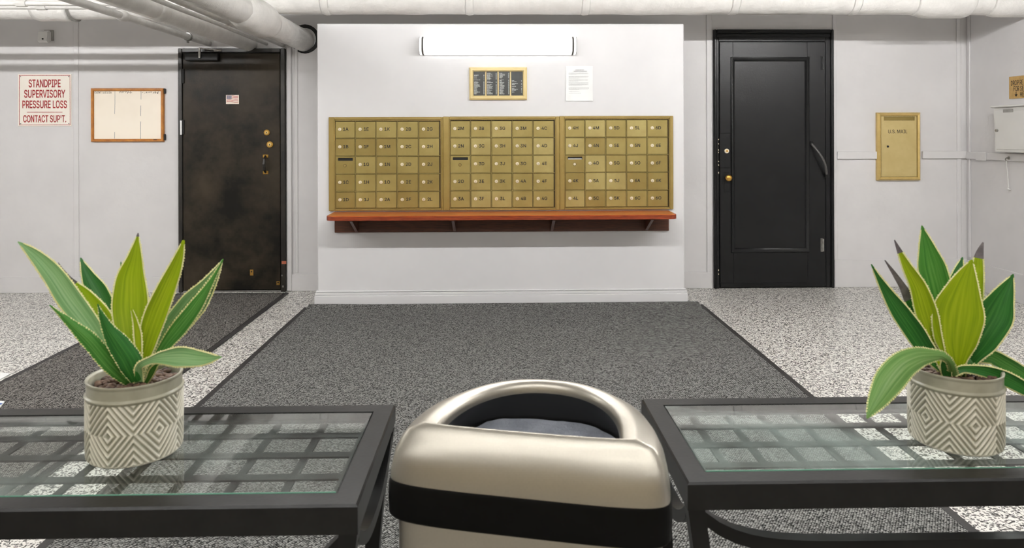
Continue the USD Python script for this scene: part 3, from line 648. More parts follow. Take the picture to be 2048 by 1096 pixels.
# ------------------------------------------------------------------ right-hand wall fittings
def mail_drop():
    Y = Y1 - 0.0205
    x0, x1, z0, z1 = rect(1756.5, 225, 1843, 361, Y - .02)
    t = thing('mail_drop_box', 'brass outgoing mail door lettered U.S. MAIL', 'mailbox', ((x0 + x1) / 2, Y, z0))
    Y = Y1 - 0.0006
    obj('frame', ring(x0, x1, z0, z1, [(0, 0), (0, .024), (.014, .040), (.026, .034), (.029, .026), (.029, 0)], facing(Y)), 'mail_gold_frame', t, smooth=20)
    ix0, ix1, iz0, iz1 = x0 + .0292, x1 - .0292, z0 + .0292, z1 - .0292
    sx0, sx1, sz0, sz1 = rect(1767.5, 233.5, 1829.5, 241, Y - .03)
    P = sbox(ix0 + .001, iz0 + .001, ix1 - .005, iz1 - .001).difference(sbox(sx0, sz0, sx1, sz1))
    d = obj('door', prism(P, .012, lambda u, v, h: (u, Y - .018 - h, v)), 'mail_gold', t, smooth=False)
    obj('flap', bx(sx0 + .001, sx1 - .001, Y - .0195, Y - .0182, sz0 + .001, sz1 - .001), 'mailbox_gold_dark', d)
    obj('backing', bx(ix0, ix1, Y - .0178, Y, iz0, iz1), 'seam_dark', t)
    m = text('U.S. MAIL', .029, 1.0); zt_ = onY(1796, 266.5, Y - .03)[2]; k = onY(1814.5, 262, Y - .03)[0] - onY(1776.5, 262, Y - .03)[0]
    m.apply_scale([k / (m.bounds[1][0] - m.bounds[0][0]), 1, 1]); obj('lettering', on_wall(m, onY(1795.5, 262, Y - .03)[0], zt_, Y - .0301), 'ink', d, smooth=False)
    p = onY(1775.7, 293, Y - .03); obj('keyhole', disc(p[0], p[2], Y - .0301, .009, .0012, 14), 'black', d)
mail_drop()

def side_cabinet():
    Xf = X1 - .10
    y1 = onX(1985, 260, Xf)[1]; z1 = onX(1987, 215, Xf)[2]; z0 = onX(1991, 304, Xf)[2]; y0 = y1 - .62
    t = thing('wall_cabinet', 'white metal cabinet hung on the right side wall', 'cabinet', (X1, (y0 + y1) / 2, z0))
    sh = 0.055
    def tl(m):
        m = m.copy(); m.vertices[:, 1] += (m.vertices[:, 2] - z1) * sh; return m
    obj('body', tl(bx(Xf + .006, X1 - .002, y0, y1, z0, z1 - .002, .004)), 'white_metal', t)
    obj('lid', tl(bx(Xf - .012, X1 - .002, y0 - .01, y1 + .01, z1 - .0018, z1 + .014, .004)), 'white_metal', t)
    d = obj('door', tl(bx(Xf, Xf + .0055, y0 + .02, y1 - .022, z0 + .022, z1 - .028, .002)), 'white_metal', t)
    p = onX(1995, 261, Xf)
    c = trimesh.creation.cylinder(.010, .014, sections=14, transform=[[0, 0, 1, Xf - .0072], [0, 1, 0, p[1]], [-1, 0, 0, p[2]], [0, 0, 0, 1]]); obj('lock', c, 'steel_bits', d)
    a, b = onX(2006, 222, Xf), onX(2026, 222, Xf); obj('name_plate', tl(bx(Xf - .002, Xf - .0002, b[1], a[1], a[2] - .012, a[2] + .012)), 'grey_plastic', d)
    # sign above it
    Xs = X1 - .0006
    ya = onX(2019, 175, Xs)[1]; zt_ = onX(2019, 154, Xs)[2]; zb_ = onX(2019, 198, Xs)[2]
    g = thing('drop_sign', 'small gold sign with dark lettering above the white cabinet', 'sign', (X1, ya - .2, zb_))
    obj('plate', bx(Xs - .004, Xs, ya - .30, ya, zb_, zt_, .001), 'sign_gold', g)
    H = zt_ - zb_
    for s_, f, off, wd in (('DROP RE', .60, .022, None), ('FOR SE', .335, .050, None), ('HE', .07, .118, None)):
        m = text(s_, H * .215, .62, False)
        m.apply_translation([-m.bounds[0][0], 0, 0])
        m.apply_transform([[0, 0, -1, Xs - .0041], [-1, 0, 0, ya - off], [0, 1, 0, zb_ + H * f], [0, 0, 0, 1]])
        obj('lettering', m, 'ink', g, smooth=False)
    c = ya - .075; z_ = zb_ + H * .08
    arrow = join(bx(Xs - .0048, Xs - .0041, c - .003, c + .003, z_ + .01, z_ + H * .22), trimesh.Trimesh([(Xs - .0048, c, z_), (Xs - .0048, c - .016, z_ + .018), (Xs - .0048, c + .016, z_ + .018), (Xs - .0041, c, z_), (Xs - .0041, c - .016, z_ + .018), (Xs - .0041, c + .016, z_ + .018)], [(0, 2, 1), (3, 4, 5), (0, 1, 4), (0, 4, 3), (0, 3, 5), (0, 5, 2), (1, 2, 5), (1, 5, 4)]))
    obj('arrow', arrow, 'ink', g, smooth=False)
    # hook and cord below
    p = onX(2016, 316, X1 - .03)
    k = thing('hook_cord', 'white cord hanging from a small hook below the cabinet', 'cord', (X1, p[1], p[2] - .3))
    obj('hook', join(tube([p + [.007, 0, 0], p + [-.014, 0, 0], p + [-.022, 0, -.010], p + [-.014, 0, -.020]], .004, 8), trimesh.creation.cylinder(.013, .004, sections=12, transform=[[0, 0, 1, p[0] + .005], [0, 1, 0, p[1]], [-1, 0, 0, p[2]], [0, 0, 0, 1]])), 'steel_bits', k)
    q = onX(2017, 374, X1 - .02)
    obj('cord', tube([p + [-.014, 0, -.020], (p + q) / 2 + [-.004, .002, 0], q], .004, 8), 'white_metal', k)
    obj('knot', tube([q + [0, 0, .004], q + [.002, .01, -.012], q + [.003, -.012, -.022], q + [.002, .006, -.030]], [.005, .009, .007, .003], 8), 'white_metal', k)
side_cabinet()

# ------------------------------------------------------------------ pipes
rngp = np.random.default_rng(3)
def lumpy(P, r, amp, seed, n=20, freq=7):
    m = tube(P, r, n); v = m.vertices; d = (meshkit.fbm(v * freq, 3, seed) - .5) * 2 * amp
    vn = m.vertex_normals; m.vertices = v + vn * d[:, None]; return m
def span(a, b, n): return [np.array(a) + (np.array(b) - np.array(a)) * k / (n - 1) for k in range(n)]
def main_pipe():
    y, z, r = 5.22, 2.240, .1155
    t = thing('overhead_pipe', 'thick white insulated pipe running above the mailbox wall', 'pipe', (1.2, y, z))
    xs = [-1.80, onY(1836, 10, y)[0], onY(1924, 10, y)[0], onY(1972, 10, y)[0], X1 - .001]
    obj('insulation', lumpy(span((xs[0], y, z), (xs[1] + .02, y, z), 90), r, .006, 1, 28), 'pipe_paint', t, smooth=True)
    obj('wrap', lumpy(span((xs[1] - .05, y, z), (xs[1] + .02, y, z), 4) + span((xs[1] + .05, y, z), (xs[2], y, z), 10) + span((xs[2] + .03, y, z), (xs[2] + .06, y, z), 3), [r + .001, r + .006, r + .012, r + .02] + [r + .024] * 10 + [r + .016, r + .004, r - .008], .004, 2, 28), 'pipe_paint', t, smooth=True, label='thicker wrapped sleeve')
    obj('insulation', lumpy(span((xs[2] + .02, y, z), (xs[3] + .03, y, z), 8), r, .003, 4, 28), 'pipe_paint', t, smooth=True)
    obj('elbow', lumpy(span((xs[3], y, z), (xs[3] + .06, y, z), 4) + span((xs[3] + .09, y, z), (xs[4], y, z), 12), [r + .001, r + .006, r + .012, r + .016] + [r + .018] * 12, .003, 5, 28), 'pipe_paint', t, smooth=True, label='thicker end section entering the side wall')
    for f in (.12, .33, .5, .72, .9):
        x = xs[0] + (xs[1] - xs[0]) * f
        obj('seam', lumpy(span((x - .03, y, z), (x + .03, y, z), 7), [r + .0005, r + .002, r + .005, r + .006, r + .004, r + .003, r + .0005], .004, int(f * 99), 28, 20), 'pipe_paint', t, smooth=True)
main_pipe()
def left_cross_pipe():
    y, r = 5.22, .10; z = onY(200, 38, y - .02)[2] + r
    t = thing('overhead_pipe', 'white insulated pipe crossing above the red sign', 'pipe', (-3.4, y, z))
    x1 = onY(470, 20, y)[0]
    obj('insulation', lumpy(span((X0 + .001, y, z), (x1, y, z), 50), r, .006, 8, 24), 'pipe_paint', t, smooth=True)
    a, b = onY(72, 20, y)[0], onY(147, 20, y)[0]
    obj('wrap', lumpy(span((a, y, z), (b, y, z), 8), [r + .005] + [r + .014] * 6 + [r + .012], .003, 9, 24), 'pipe_paint', t, smooth=True, label='smooth white sleeve')
    obj('clamp', tube(span((b + .004, y, z), (b + .016, y, z), 2), r + .018, 24), 'grey_plastic', t, smooth=True)
left_cross_pipe()
def depth_pipe(px, py, r, label, collars=(), lump=0.0, m='pipe_paint', wob=0.0, y_end=None):
    e = onY(px, py, Y1 - .03); x, z = e[0], e[2]
    t = thing('overhead_pipe', label, 'pipe', (x, 2.5, z), 'pipes running towards the wall above the left door')
    n = 60; P = [np.array([x + wob * math.sin(k * .23 + px), Y1 - .0015 - (Y1 - .5) * k / (n - 1), z + wob * .6 * math.cos(k * .31 + px)]) for k in range(n)]
    obj('run', lumpy(P, r, lump, int(px), 20, 9), m, t, smooth=True)
    for cy, rr, w in collars:
        obj('collar', lumpy(span((x, cy - w, z), (x, cy + w, z), 7), [r + .0005, r + rr * .7, r + rr, r + rr * 1.05, r + rr, r + rr * .7, r + .0005], lump * .6, int(cy * 31), 20, 15), m, t, smooth=True)
    return t, x, z
tA, xA, zA = depth_pipe(415, 86, .024, 'thin grey conduit, leftmost of the pipes towards the left door', ((4.55, .010, .045),), 0.0, 'thin_pipe_paint')
obj('hanger', join(tube([(xA, 5.50, zA + .024), (xA, 5.50, ZC - .001)], .005, 8), bx(xA - .004, xA + .004, 5.485, 5.515, zA - .046, zA - .0245, .001), trimesh.creation.annulus(.0245, .031, .03, sections=20, transform=[[1, 0, 0, xA], [0, 0, -1, 5.50], [0, 1, 0, zA], [0, 0, 0, 1]])), 'steel_bits', tA)
depth_pipe(497, 87, .062, 'medium white insulated pipe right of the thin grey conduit', ((4.3, .010, .06), (3.3, .01, .05)), .005)
depth_pipe(531, 86, .014, 'thinnest white pipe beside the medium insulated pipe', (), 0.0, 'thin_pipe_paint', .006)
depth_pipe(564, 88, .024, 'slim white pipe just left of the thickest pipe', ((4.7, .008, .03),), .001, 'thin_pipe_paint', .002)
tE, xE, zE = depth_pipe(605, 80, .088, 'thick white insulated pipe entering the wall right of the left door', ((4.72, .03, .30),), .007)
hole = trimesh.creation.annulus(.089, .118, .002, sections=28, transform=[[1, 0, 0, xE + .012], [0, 0, -1, Y1 - .0015], [0, 1, 0, zE + .012], [0, 0, 0, 1]])
obj('pipe_opening', hole, 'black', wb, label='black gap round the pipe')
for (y, wz, lab) in ((4.80, 1.895, 'slender white water pipe crossing near the ceiling at left, nearer the doors'), (4.60, 1.805, 'slender white water pipe crossing near the ceiling at left, farther from the doors')):
    ly, lz = LAMPS[0][2], LAMPS[0][3]; z = lz + (wz - lz) * (y - ly) / (Y1 - ly)
    t = thing('water_pipe', lab, 'pipe', (-3.4, y, z), 'slender water pipes near the ceiling at left')
    obj('run', tube(span((X0 + .001, y, z), (-1.98, y, z), 12), .017, 12), 'thin_pipe_paint', t, smooth=True)
    obj('coupling', tube(span((-3.0, y, z), (-2.94, y, z), 3), .022, 12), 'thin_pipe_paint', t)

def sensor():
    Y = Y1 - .0006
    x0, x1, z0, z1 = rect(80, 59, 103, 86, Y - .03)
    t = thing('wall_sensor', 'small grey motion sensor high above the red sign', 'sensor', ((x0 + x1) / 2, Y, z0))
    w = x1 - x0
    obj('bracket', bx(x0 + w * .2, x1, Y - .012, Y, z0 + .02, z1, .003), 'grey_plastic', t)
    P = Polygon([(.0122, z0 + .085), (.0122, z0 + .02), (.05, z0), (.07, z0 + .012), (.06, z0 + .085), (.03, z0 + .10)])
    b = obj('housing', prism(P, w * .8, lambda u, v, h: (x0 + .004 + h, Y - u, v)), 'white_metal', t)
    obj('lens', disc((x0 + x1) / 2, z0 + .028, Y - .0685, .007, .004, 12), 'black', b)
sensor()

# ceiling strip lamps (above the top edge of the picture)
for i, (x0, x1, y, z, k) in enumerate(LAMPS):
    t = thing('ceiling_lamp', ['fluorescent strip lamp on the ceiling before the mailboxes', 'fluorescent strip lamp on the ceiling before the left door', 'fluorescent strip lamp on the ceiling before the right door', 'fluorescent strip lamp on the ceiling behind the viewer'][i], 'lamp', ((x0 + x1) / 2, y, z), 'fluorescent strip lamps on the ceiling')
    obj('housing', bx(x0 - .05, x1 + .05, y - .20, y + .20, z + .022, ZC - .0005, .006), 'white_metal', t)
    for xe in (x0 - .03, x1 + .012): obj('socket', bx(xe, xe + .018, y - .015, y + .015, z - .02, z + .0215, .003), 'white_metal', t)
    obj('tube', tube([(x0 - .0115, y, z), (x1 + .0115, y, z)], .015, 12), f'tube_glow_{i + 1}', t, smooth=40)

# ------------------------------------------------------------------ glass-topped tables
TABLES = 'black glass-topped tables either side of the waste bin'
def glass_table(z, fr, bk, xin, xout, sgn, glass, label, xbar, step, sag, pw):
    """fr, bk: y of the front and back edge; xin: x of the end beside the bin; xout: the far end; sgn +1 when the table runs to the right"""
    x0, x1 = min(xin, xout), max(xin, xout)
    t = thing('glass_table', label, 'table', ((x0 + x1) / 2, (fr + bk) / 2, 0), TABLES)
    w, h = .036, .040
    fm = ring(x0, x1, fr, bk, [(0, -.003), (0.003, 0), (w - .002, 0), (w, -.002), (w, -.0045), (.0045, -.0045), (.0045, -h), (0, -h)], flat(z))   # angle iron
    vv = fm.vertices; vv[(vv[:, 1] > bk - .01) & (vv[:, 2] < z - .02), 2] = z - .031
    obj('top_frame', fm, 'table_metal', t, smooth=20)
    g0 = .0006
    obj('ledge', ring(x0 + w + g0, x1 - w - g0, fr + w + g0, bk - w - g0, [(0, -.012), (.010, -.012), (.010, -.016), (0, -.016)], flat(z)), 'table_dark', t, smooth=False)
    gl = obj('glass_top', bx(x0 + w + .001, x1 - w - .001, fr + w + .001, bk - w - .001, z - .0118, z - .0012), glass, t, smooth=False)
    obj('glass_edge', join(bx(x0 + w + .0012, x1 - w - .0012, fr + w + .0002, fr + w + .0009, z - .0115, z + .0005)), 'glass_edge', gl, smooth=False)
    # woven lattice of flat bars just under the glass
    zl = z - .030
    k0 = math.ceil((x0 + w + .012 - xbar) / step); k1 = math.floor((x1 - w - .012 - xbar) / step)
    for k in range(k0, k1 + 1):
        x = xbar + k * step
        obj('lattice_bar', bx(x - .0065, x + .0065, fr + .005, bk - .005, zl - .006, zl - .003), 'table_dark', t)
    for k in range(4):
        y = bk - .063 - .0775 * k
        if y > fr + w + .012: obj('lattice_bar', bx(x0 + .005, x1 - .005, y - .0095, y + .0095, zl - .0025, zl + .0005), 'table_dark', t)
    # legs, slightly bowed inwards
    lw = .0125
    zs = np.linspace(z - h + .0002 - .0005, 0.0, 12)
    def leg(x, y, sx, sy):
        V, Fc = [], []
        for i, zz in enumerate(zs):
            f = i / (len(zs) - 1); d = .035 * math.sin(math.pi * min(1, f * 1.15)) - .02 * f
            for a, b in ((-lw, -lw), (lw, -lw), (lw, lw), (-lw, lw)): V.append((x + sx * d + a, y + sy * d * .5 + b, zz))
        for i in range(len(zs) - 1):
            for k in range(4): a, b = i * 4 + k, i * 4 + (k + 1) % 4; Fc += [(a, b, b + 4), (a, b + 4, a + 4)]
        e = (len(zs) - 1) * 4; Fc += [(0, 2, 1), (0, 3, 2), (e, e + 1, e + 2), (e, e + 2, e + 3)]
        m = trimesh.Trimesh(V, Fc, process=False); trimesh.repair.fix_normals(m); return m
    for x, sx in ((x0 + lw + .001, 1), (x1 - lw - .001, -1)):
        for y, sy in ((fr + lw + .001, 1), (bk - lw - .001, -1)): obj('leg', leg(x, y, sx, sy), 'table_dark', t, smooth=20)
    # sagging curved braces under each side
    def brace(p, q, sag, across, e_=2.6):
        p, q = np.array(p), np.array(q); V, Fc, n = [], [], 48
        for i in range(n + 1):
            f = i / n; c = p + (q - p) * f; c[2] -= sag * (1 - abs(2 * f - 1) ** e_)
            for a, b in ((-1, 0), (1, 0), (1, -.020), (-1, -.020)): V.append(c + np.array(across) * a * .010 + np.array([0, 0, b]))
        for i in range(n):
            for k in range(4): a, b = i * 4 + k, i * 4 + (k + 1) % 4; Fc += [(a, b, b + 4), (a, b + 4, a + 4)]
        e = n * 4; Fc += [(0, 2, 1), (0, 3, 2), (e, e + 1, e + 2), (e, e + 2, e + 3)]
        m = trimesh.Trimesh(V, Fc, process=False); trimesh.repair.fix_normals(m); return m
    zb = z - h - .004
    i_ = .026
    obj('brace', brace((x0 + i_, fr + lw + .001, zb), (x1 - i_, fr + lw + .001, zb), sag, (0, 1, 0), pw), 'table_dark', t)
    for x in (x0 + lw + .001, x1 - lw - .001): obj('brace', brace((x, fr + i_, zb), (x, bk - i_, zb), .05, (1, 0, 0)), 'table_dark', t)
    return t
ZL, ZR = .760, .750
lf, lb = onZ(717, 1010, ZL), onZ(790, 808.5, ZL)
rf, rb = onZ(1376, 966, ZR), onZ(1282, 797, ZR)
glass_table(ZL, lf[1], lb[1], (lf[0] + lb[0]) / 2, (lf[0] + lb[0]) / 2 - 1.12, -1, 'table_glass', 'black metal glass-topped table left of the waste bin', -.4015, .084, .12, 5)
glass_table(ZR, rf[1], rb[1], (rf[0] + rb[0]) / 2, (rf[0] + rb[0]) / 2 + 1.12, 1, 'table_glass_hazy', 'black metal glass-topped table right of the waste bin', .636, .066, .046, 10)

# ------------------------------------------------------------------ waste bin
def waste_bin():
    c = atD(1055, 900, .955); cx, cy = c[0], c[1]; ang = math.radians(-13)
    t = thing('waste_bin', 'brushed steel waste bin with a black band and open top', 'bin', (cx, cy, 0))
    N = 96
    def curve(a, b1, b2, n1, z, n2=2.15):
        out = []
        for k in range(N):
            th = 2 * math.pi * k / N; co, si = math.cos(th), math.sin(th)
            n = n1 if si < 0 else n2; b = b1 if si < 0 else b2
            x = a * math.copysign(abs(co) ** (2 / n), co); y = b * math.copysign(abs(si) ** (2 / n), si)
            out.append((cx + x * math.cos(ang) - y * math.sin(ang), cy + x * math.sin(ang) + y * math.cos(ang), z))
        return out
    def loft(levels, cap0=False, cap1=False):
        V, Fc = [], []
        for L in levels: V += curve(*L)
        for i in range(len(levels) - 1):
            for k in range(N): a, b = i * N + k, i * N + (k + 1) % N; Fc += [(a, b, b + N), (a, b + N, a + N)]
        for cap, i in ((cap0, 0), (cap1, len(levels) - 1)):
            if cap:
                V.append(tuple(np.mean(V[i * N:(i + 1) * N], axis=0))); m = len(V) - 1
                for k in range(N): a, b = i * N + k, i * N + (k + 1) % N; Fc.append((m, b, a) if i == 0 else (m, a, b))
        return trimesh.Trimesh(V, Fc, process=False)
    obj('body', loft([(0.1720, 0.0340, 0.2080, 4.5, 0.012), (0.1740, 0.0360, 0.2100, 4.5, 0.03), (0.1740, 0.0360, 0.2100, 4.5, 0.758)], cap0=True), 'steel', t, smooth=40)
    obj('foot_ring', loft([(0.1750, 0.0370, 0.2110, 4.5, 0), (0.1760, 0.0380, 0.2120, 4.5, 0.01), (0.1730, 0.0350, 0.2090, 4.5, 0.0119)], cap0=True), 'can_black', t, smooth=40)
    obj('band', loft([(0.1740, 0.0360, 0.2100, 4.5, 0.752), (0.1820, 0.0460, 0.2190, 4.5, 0.7515), (0.1855, 0.0490, 0.2225, 4.5, 0.756), (0.1865, 0.0500, 0.2235, 4.5, 0.78), (0.1855, 0.0490, 0.2225, 4.5, 0.797), (0.1840, 0.0470, 0.2210, 4.5, 0.8005), (0.1760, 0.0370, 0.2100, 4.5, 0.8005)]), 'can_black', t, smooth=40)
    lid = obj('lid', loft([(0.1840, 0.0460, 0.2200, 4.5, 0.8009), (0.1836, 0.0455, 0.2195, 4.5, 0.8090), (0.1815, 0.0435, 0.2185, 4.4, 0.8226), (0.1780, 0.0380, 0.2170, 4.2, 0.8379), (0.1720, 0.0290, 0.2140, 3, 0.8506), (0.1645, 0.0220, 0.2085, 3, 0.8605), (0.1499, 0.0165, 0.2025, 3, 0.8664), (0.1432, 0.0130, 0.1965, 3, 0.8695), (0.1375, 0.0105, 0.1910, 3, 0.8700), (0.1257, 0.0090, 0.1860, 3.6, 0.8682), (0.1220, 0.0086, 0.1820, 3.6, 0.8641), (0.1202, 0.0085, 0.1800, 3.6, 0.8587), (0.1200, 0.0084, 0.1795, 3.6, 0.8533)]), 'steel', t, smooth=True)
    obj('inner_wall', loft([(0.1198, 0.0083, 0.1793, 6, 0.8535), (0.1318, 0.0083, 0.1820, 5, 0.8406), (0.1500, 0.0100, 0.1900, 4.5, 0.8135), (0.1580, 0.0220, 0.1950, 4.5, 0.7000), (0.1580, 0.0220, 0.1950, 4.5, 0.0500)], cap1=True), 'can_liner', t, smooth=True)
    # sticker with bar code on the body, low at right
    th = math.radians(-58)
    a = onY(1240, 1085, cy - .062); n_ = np.array([math.sin(ang), -math.cos(ang), 0]); r_ = np.array([math.cos(ang), math.sin(ang), 0])
    lx = .128; base = np.array([cx, cy, 0]) + r_ * lx + n_ * .0335
    def plate(u0, u1, z0, z1, d):
        V = []
        for dd in (d, d + .0006):
            for u, zz in ((u0, z0), (u1, z0), (u1, z1), (u0, z1)): q = base + r_ * u + n_ * dd; V.append((q[0], q[1], zz))
        m = trimesh.Trimesh(V, [(0, 2, 1), (0, 3, 2), (4, 5, 6), (4, 6, 7), (0, 1, 5), (0, 5, 4), (1, 2, 6), (1, 6, 5), (2, 3, 7), (2, 7, 6), (3, 0, 4), (3, 4, 7)], process=False); return m
    st = obj('barcode_label', plate(-.016, .016, .700, .746, .0010), 'sticker', t, label='cream sticker with a bar code')
    rng = random.Random(2); u = -.012; bars = []
    while u < .011: wd = rng.uniform(.0008, .0022); bars.append(plate(u, u + wd, .71, .737, .0017)); u += wd + rng.uniform(.001, .002)
    obj('bar_code', join(bars), 'ink', st, smooth=False)
    # the bag inside
    V, Fc = [], []
    rings = [0, .35, .65, .85, 1.0]
    for f in rings:
        for p in curve(.146 * max(f, .01), .010 * max(f, .01), .186 * max(f, .01), 4.5, 0):
            nz = meshkit.fbm(np.array([p[0] * 30, p[1] * 30, 1.0]), 3, 5)
            V.append((p[0], p[1], .812 - .022 * (1 - f ** 2) + .010 * (nz - .5)))
    for i in range(len(rings) - 1):
        for k in range(N): a, b = i * N + k, i * N + (k + 1) % N; Fc += [(a, b, b + N), (a, b + N, a + N)]
    m = trimesh.Trimesh(V, Fc, process=False); d = m.copy(); d.vertices[:, 2] -= .004; d.invert()
    tag(obj('bin_bag', join(m, d), 'bag_grey', smooth=True), 'crumpled grey liner bag inside the steel waste bin', 'bag')
waste_bin()

# ------------------------------------------------------------------ potted agaves
def pot_mesh(c, R, H, rot):
    nt, nz = 384, 96; V, tone = [], []
    body = .80
    prof = []
    for j in range(nz + 1):
        f = j / nz
        r = R * (0.985 + .015 * min(1, f * 6))
        if f < .03: r = R * (.95 + .035 * math.sqrt(f / .03))
        if f > body + .02: r = R * .985
        b = max(0, 1 - abs(f - body) / .022); r += R * .035 * b ** .7                     # bead under the collar
        l = max(0, (f - .95) / .05); r += R * .02 * math.sin(min(1, l) * math.pi * .75)
        prof.append((f, r))
    for f, r in prof:
        for k in range(nt):
            th = 2 * math.pi * k / nt; d = 0; tn = .12
            if .03 < f < body - .03:
                u = ((th + rot) / (2 * math.pi) * 6) % 1 - .5; v = (f - .03) / (body - .06) - .5
                q = (2 * abs(u) + 2 * abs(v)) * 4.0 + .25
                wv = .5 + .5 * math.cos(2 * math.pi * q)
                wv = wv * wv * (3 - 2 * wv)
                d = -.0017 + .0028 * wv; tn = .12 + .80 * wv
            elif f <= .03: tn = .6
            V.append((c[0] + (r + d) * math.cos(th), c[1] + (r + d) * math.sin(th), c[2] + H * f)); tone.append(tn)
    Fc = []
    for j in range(nz):
        for k in range(nt): a, b = j * nt + k, j * nt + (k + 1) % nt; Fc += [(a, b, b + nt), (a, b + nt, a + nt)]
    # inner lip and inside wall, then a base
    inner = [(.99, R * .955), (.97, R * .93), (.80, R * .92)]
    for f, r in inner:
        for k in range(nt): th = 2 * math.pi * k / nt; V.append((c[0] + r * math.cos(th), c[1] + r * math.sin(th), c[2] + H * f)); tone.append(.6)
    for j in range(nz, nz + 3):
        for k in range(nt): a, b = j * nt + k, j * nt + (k + 1) % nt; Fc += [(a, b, b + nt), (a, b + nt, a + nt)]
    V.append((c[0], c[1], c[2])); tone.append(.5); m = len(V) - 1
    for k in range(nt): Fc.append((m, (k + 1) % nt, k))
    return trimesh.Trimesh(V, Fc, process=False), tone

def blade(pts, hws, depths, cup, mid=.5, tipmat=None, twist=0.0):
    """pts: pixels from base to tip; hws: half widths in pixels; depths: distance of each point; returns blade, uv, margins, tip"""
    n = len(pts); sv = np.r_[0, np.cumsum(np.linalg.norm(np.diff(np.array(pts, float), axis=0), axis=1))]; sv /= sv[-1]
    fx, fy, fh, fd = (PchipInterpolator(sv, np.array(q, float)) for q in (np.array(pts)[:, 0], np.array(pts)[:, 1], hws, depths))
    rows = 34; S = np.linspace(0, 1, rows) ** .9
    if tipmat: S[np.argmin(abs(S - tipmat))] = tipmat
    C = np.array([atD(fx(q), fy(q), fd(q)) for q in S]); HW = np.array([max(.35, fh(q)) * fd(q) / F for q in S])
    Tn = np.gradient(C, axis=0); Tn /= np.linalg.norm(Tn, axis=1, keepdims=True)
    cols = np.linspace(-1, 1, 11)
    V, uv, E, Nn = [], [], {-1: [], 1: []}, []
    for i in range(rows):
        vd = C[i] - CAM; vd /= np.linalg.norm(vd)
        w = np.cross(Tn[i], vd); w /= np.linalg.norm(w)
        if twist: w = w * math.cos(twist) + np.cross(Tn[i], w) * math.sin(twist); w /= np.linalg.norm(w) * max(.3, math.cos(twist))
        nrm = np.cross(w, Tn[i]); nrm /= np.linalg.norm(nrm)
        if np.dot(nrm, vd) > 0: nrm = -nrm                                               # towards the viewer
        Nn.append(nrm)
        for a in cols: V.append(C[i] + w * a * HW[i] + nrm * cup * HW[i] * (abs(a) ** 1.6 - .4)); uv.append((a * .5 + .5, S[i] * 1.0))
        for sg in (-1, 1): E[sg].append((C[i] + w * sg * HW[i] + nrm * cup * HW[i] * .6, w * sg, nrm))
    k = len(cols); base = np.array(V)
    th = np.array([.0016 * (1 - .75 * abs(a)) + .0003 for _ in range(rows) for a in cols])[:, None]; NN = np.repeat(np.array(Nn), k, axis=0)
    front, back = base + NN * th * .5, base - NN * th * .5
    o = rows * k
    def skin(r0, r1):
        Fc = []
        for i in range(r0, r1):
            for j in range(k - 1):
                a = i * k + j; Fc += [(a, a + 1, a + k + 1), (a, a + k + 1, a + k), (o + a, o + a + k + 1, o + a + 1), (o + a, o + a + k, o + a + k + 1)]
            for j in (0, k - 1): a = i * k + j; Fc += [(a, a + k, o + a + k), (a, o + a + k, o + a)]
        used = np.unique(np.array(Fc)); remap = np.full(2 * o, -1); remap[used] = np.arange(len(used))
        return trimesh.Trimesh(np.vstack([front, back])[used], remap[np.array(Fc)], process=False), np.vstack([uv, uv])[used]
    cut = int(np.argmin(abs(S - tipmat))) if tipmat else rows - 1
    bl, uvs = skin(0, cut)
    mg = []
    for sg in (-1, 1):
        P = np.array([e[0] for e in E[sg]]); W = np.array([e[1] for e in E[sg]]); Nq = np.array([e[2] for e in E[sg]])
        L = np.r_[0, np.cumsum(np.linalg.norm(np.diff(P, axis=0), axis=1))]; cnt = max(12, int(L[-1] / .0022)); ss = np.linspace(0, L[-1] * .97, cnt)
        ok_ = L[-1] * .97 if not tipmat else L[cut]; ss = ss * (ok_ / ss[-1])
        it = lambda A: np.stack([np.interp(ss, L, A[:, q]) for q in range(3)], 1)
        P2, W2, N2 = it(P), it(W), it(Nq); hw2 = np.interp(ss, L, HW)
        inn = np.minimum(.0016, hw2 * .35)[:, None]; tooth = np.array([(.0019 * (.35 + .65 * ((q * 7919) % 13) / 12) if q % 2 else .0002) * min(1, hw2[q] / .006) for q in range(cnt)])[:, None]
        Vm = np.vstack([P2 - W2 * inn + N2 * .0011, P2 + W2 * tooth, P2 - W2 * inn - N2 * .0011]); Fm = []
        for q in range(cnt - 1):
            for u, v in ((0, cnt), (cnt, 2 * cnt)): Fm += [(u + q, v + q, v + q + 1), (u + q, v + q + 1, u + q + 1)]
        mg.append(trimesh.Trimesh(Vm, Fm, process=False))
    tp = skin(cut, rows - 1)[0] if tipmat else None
    return bl, uvs, mg, tp

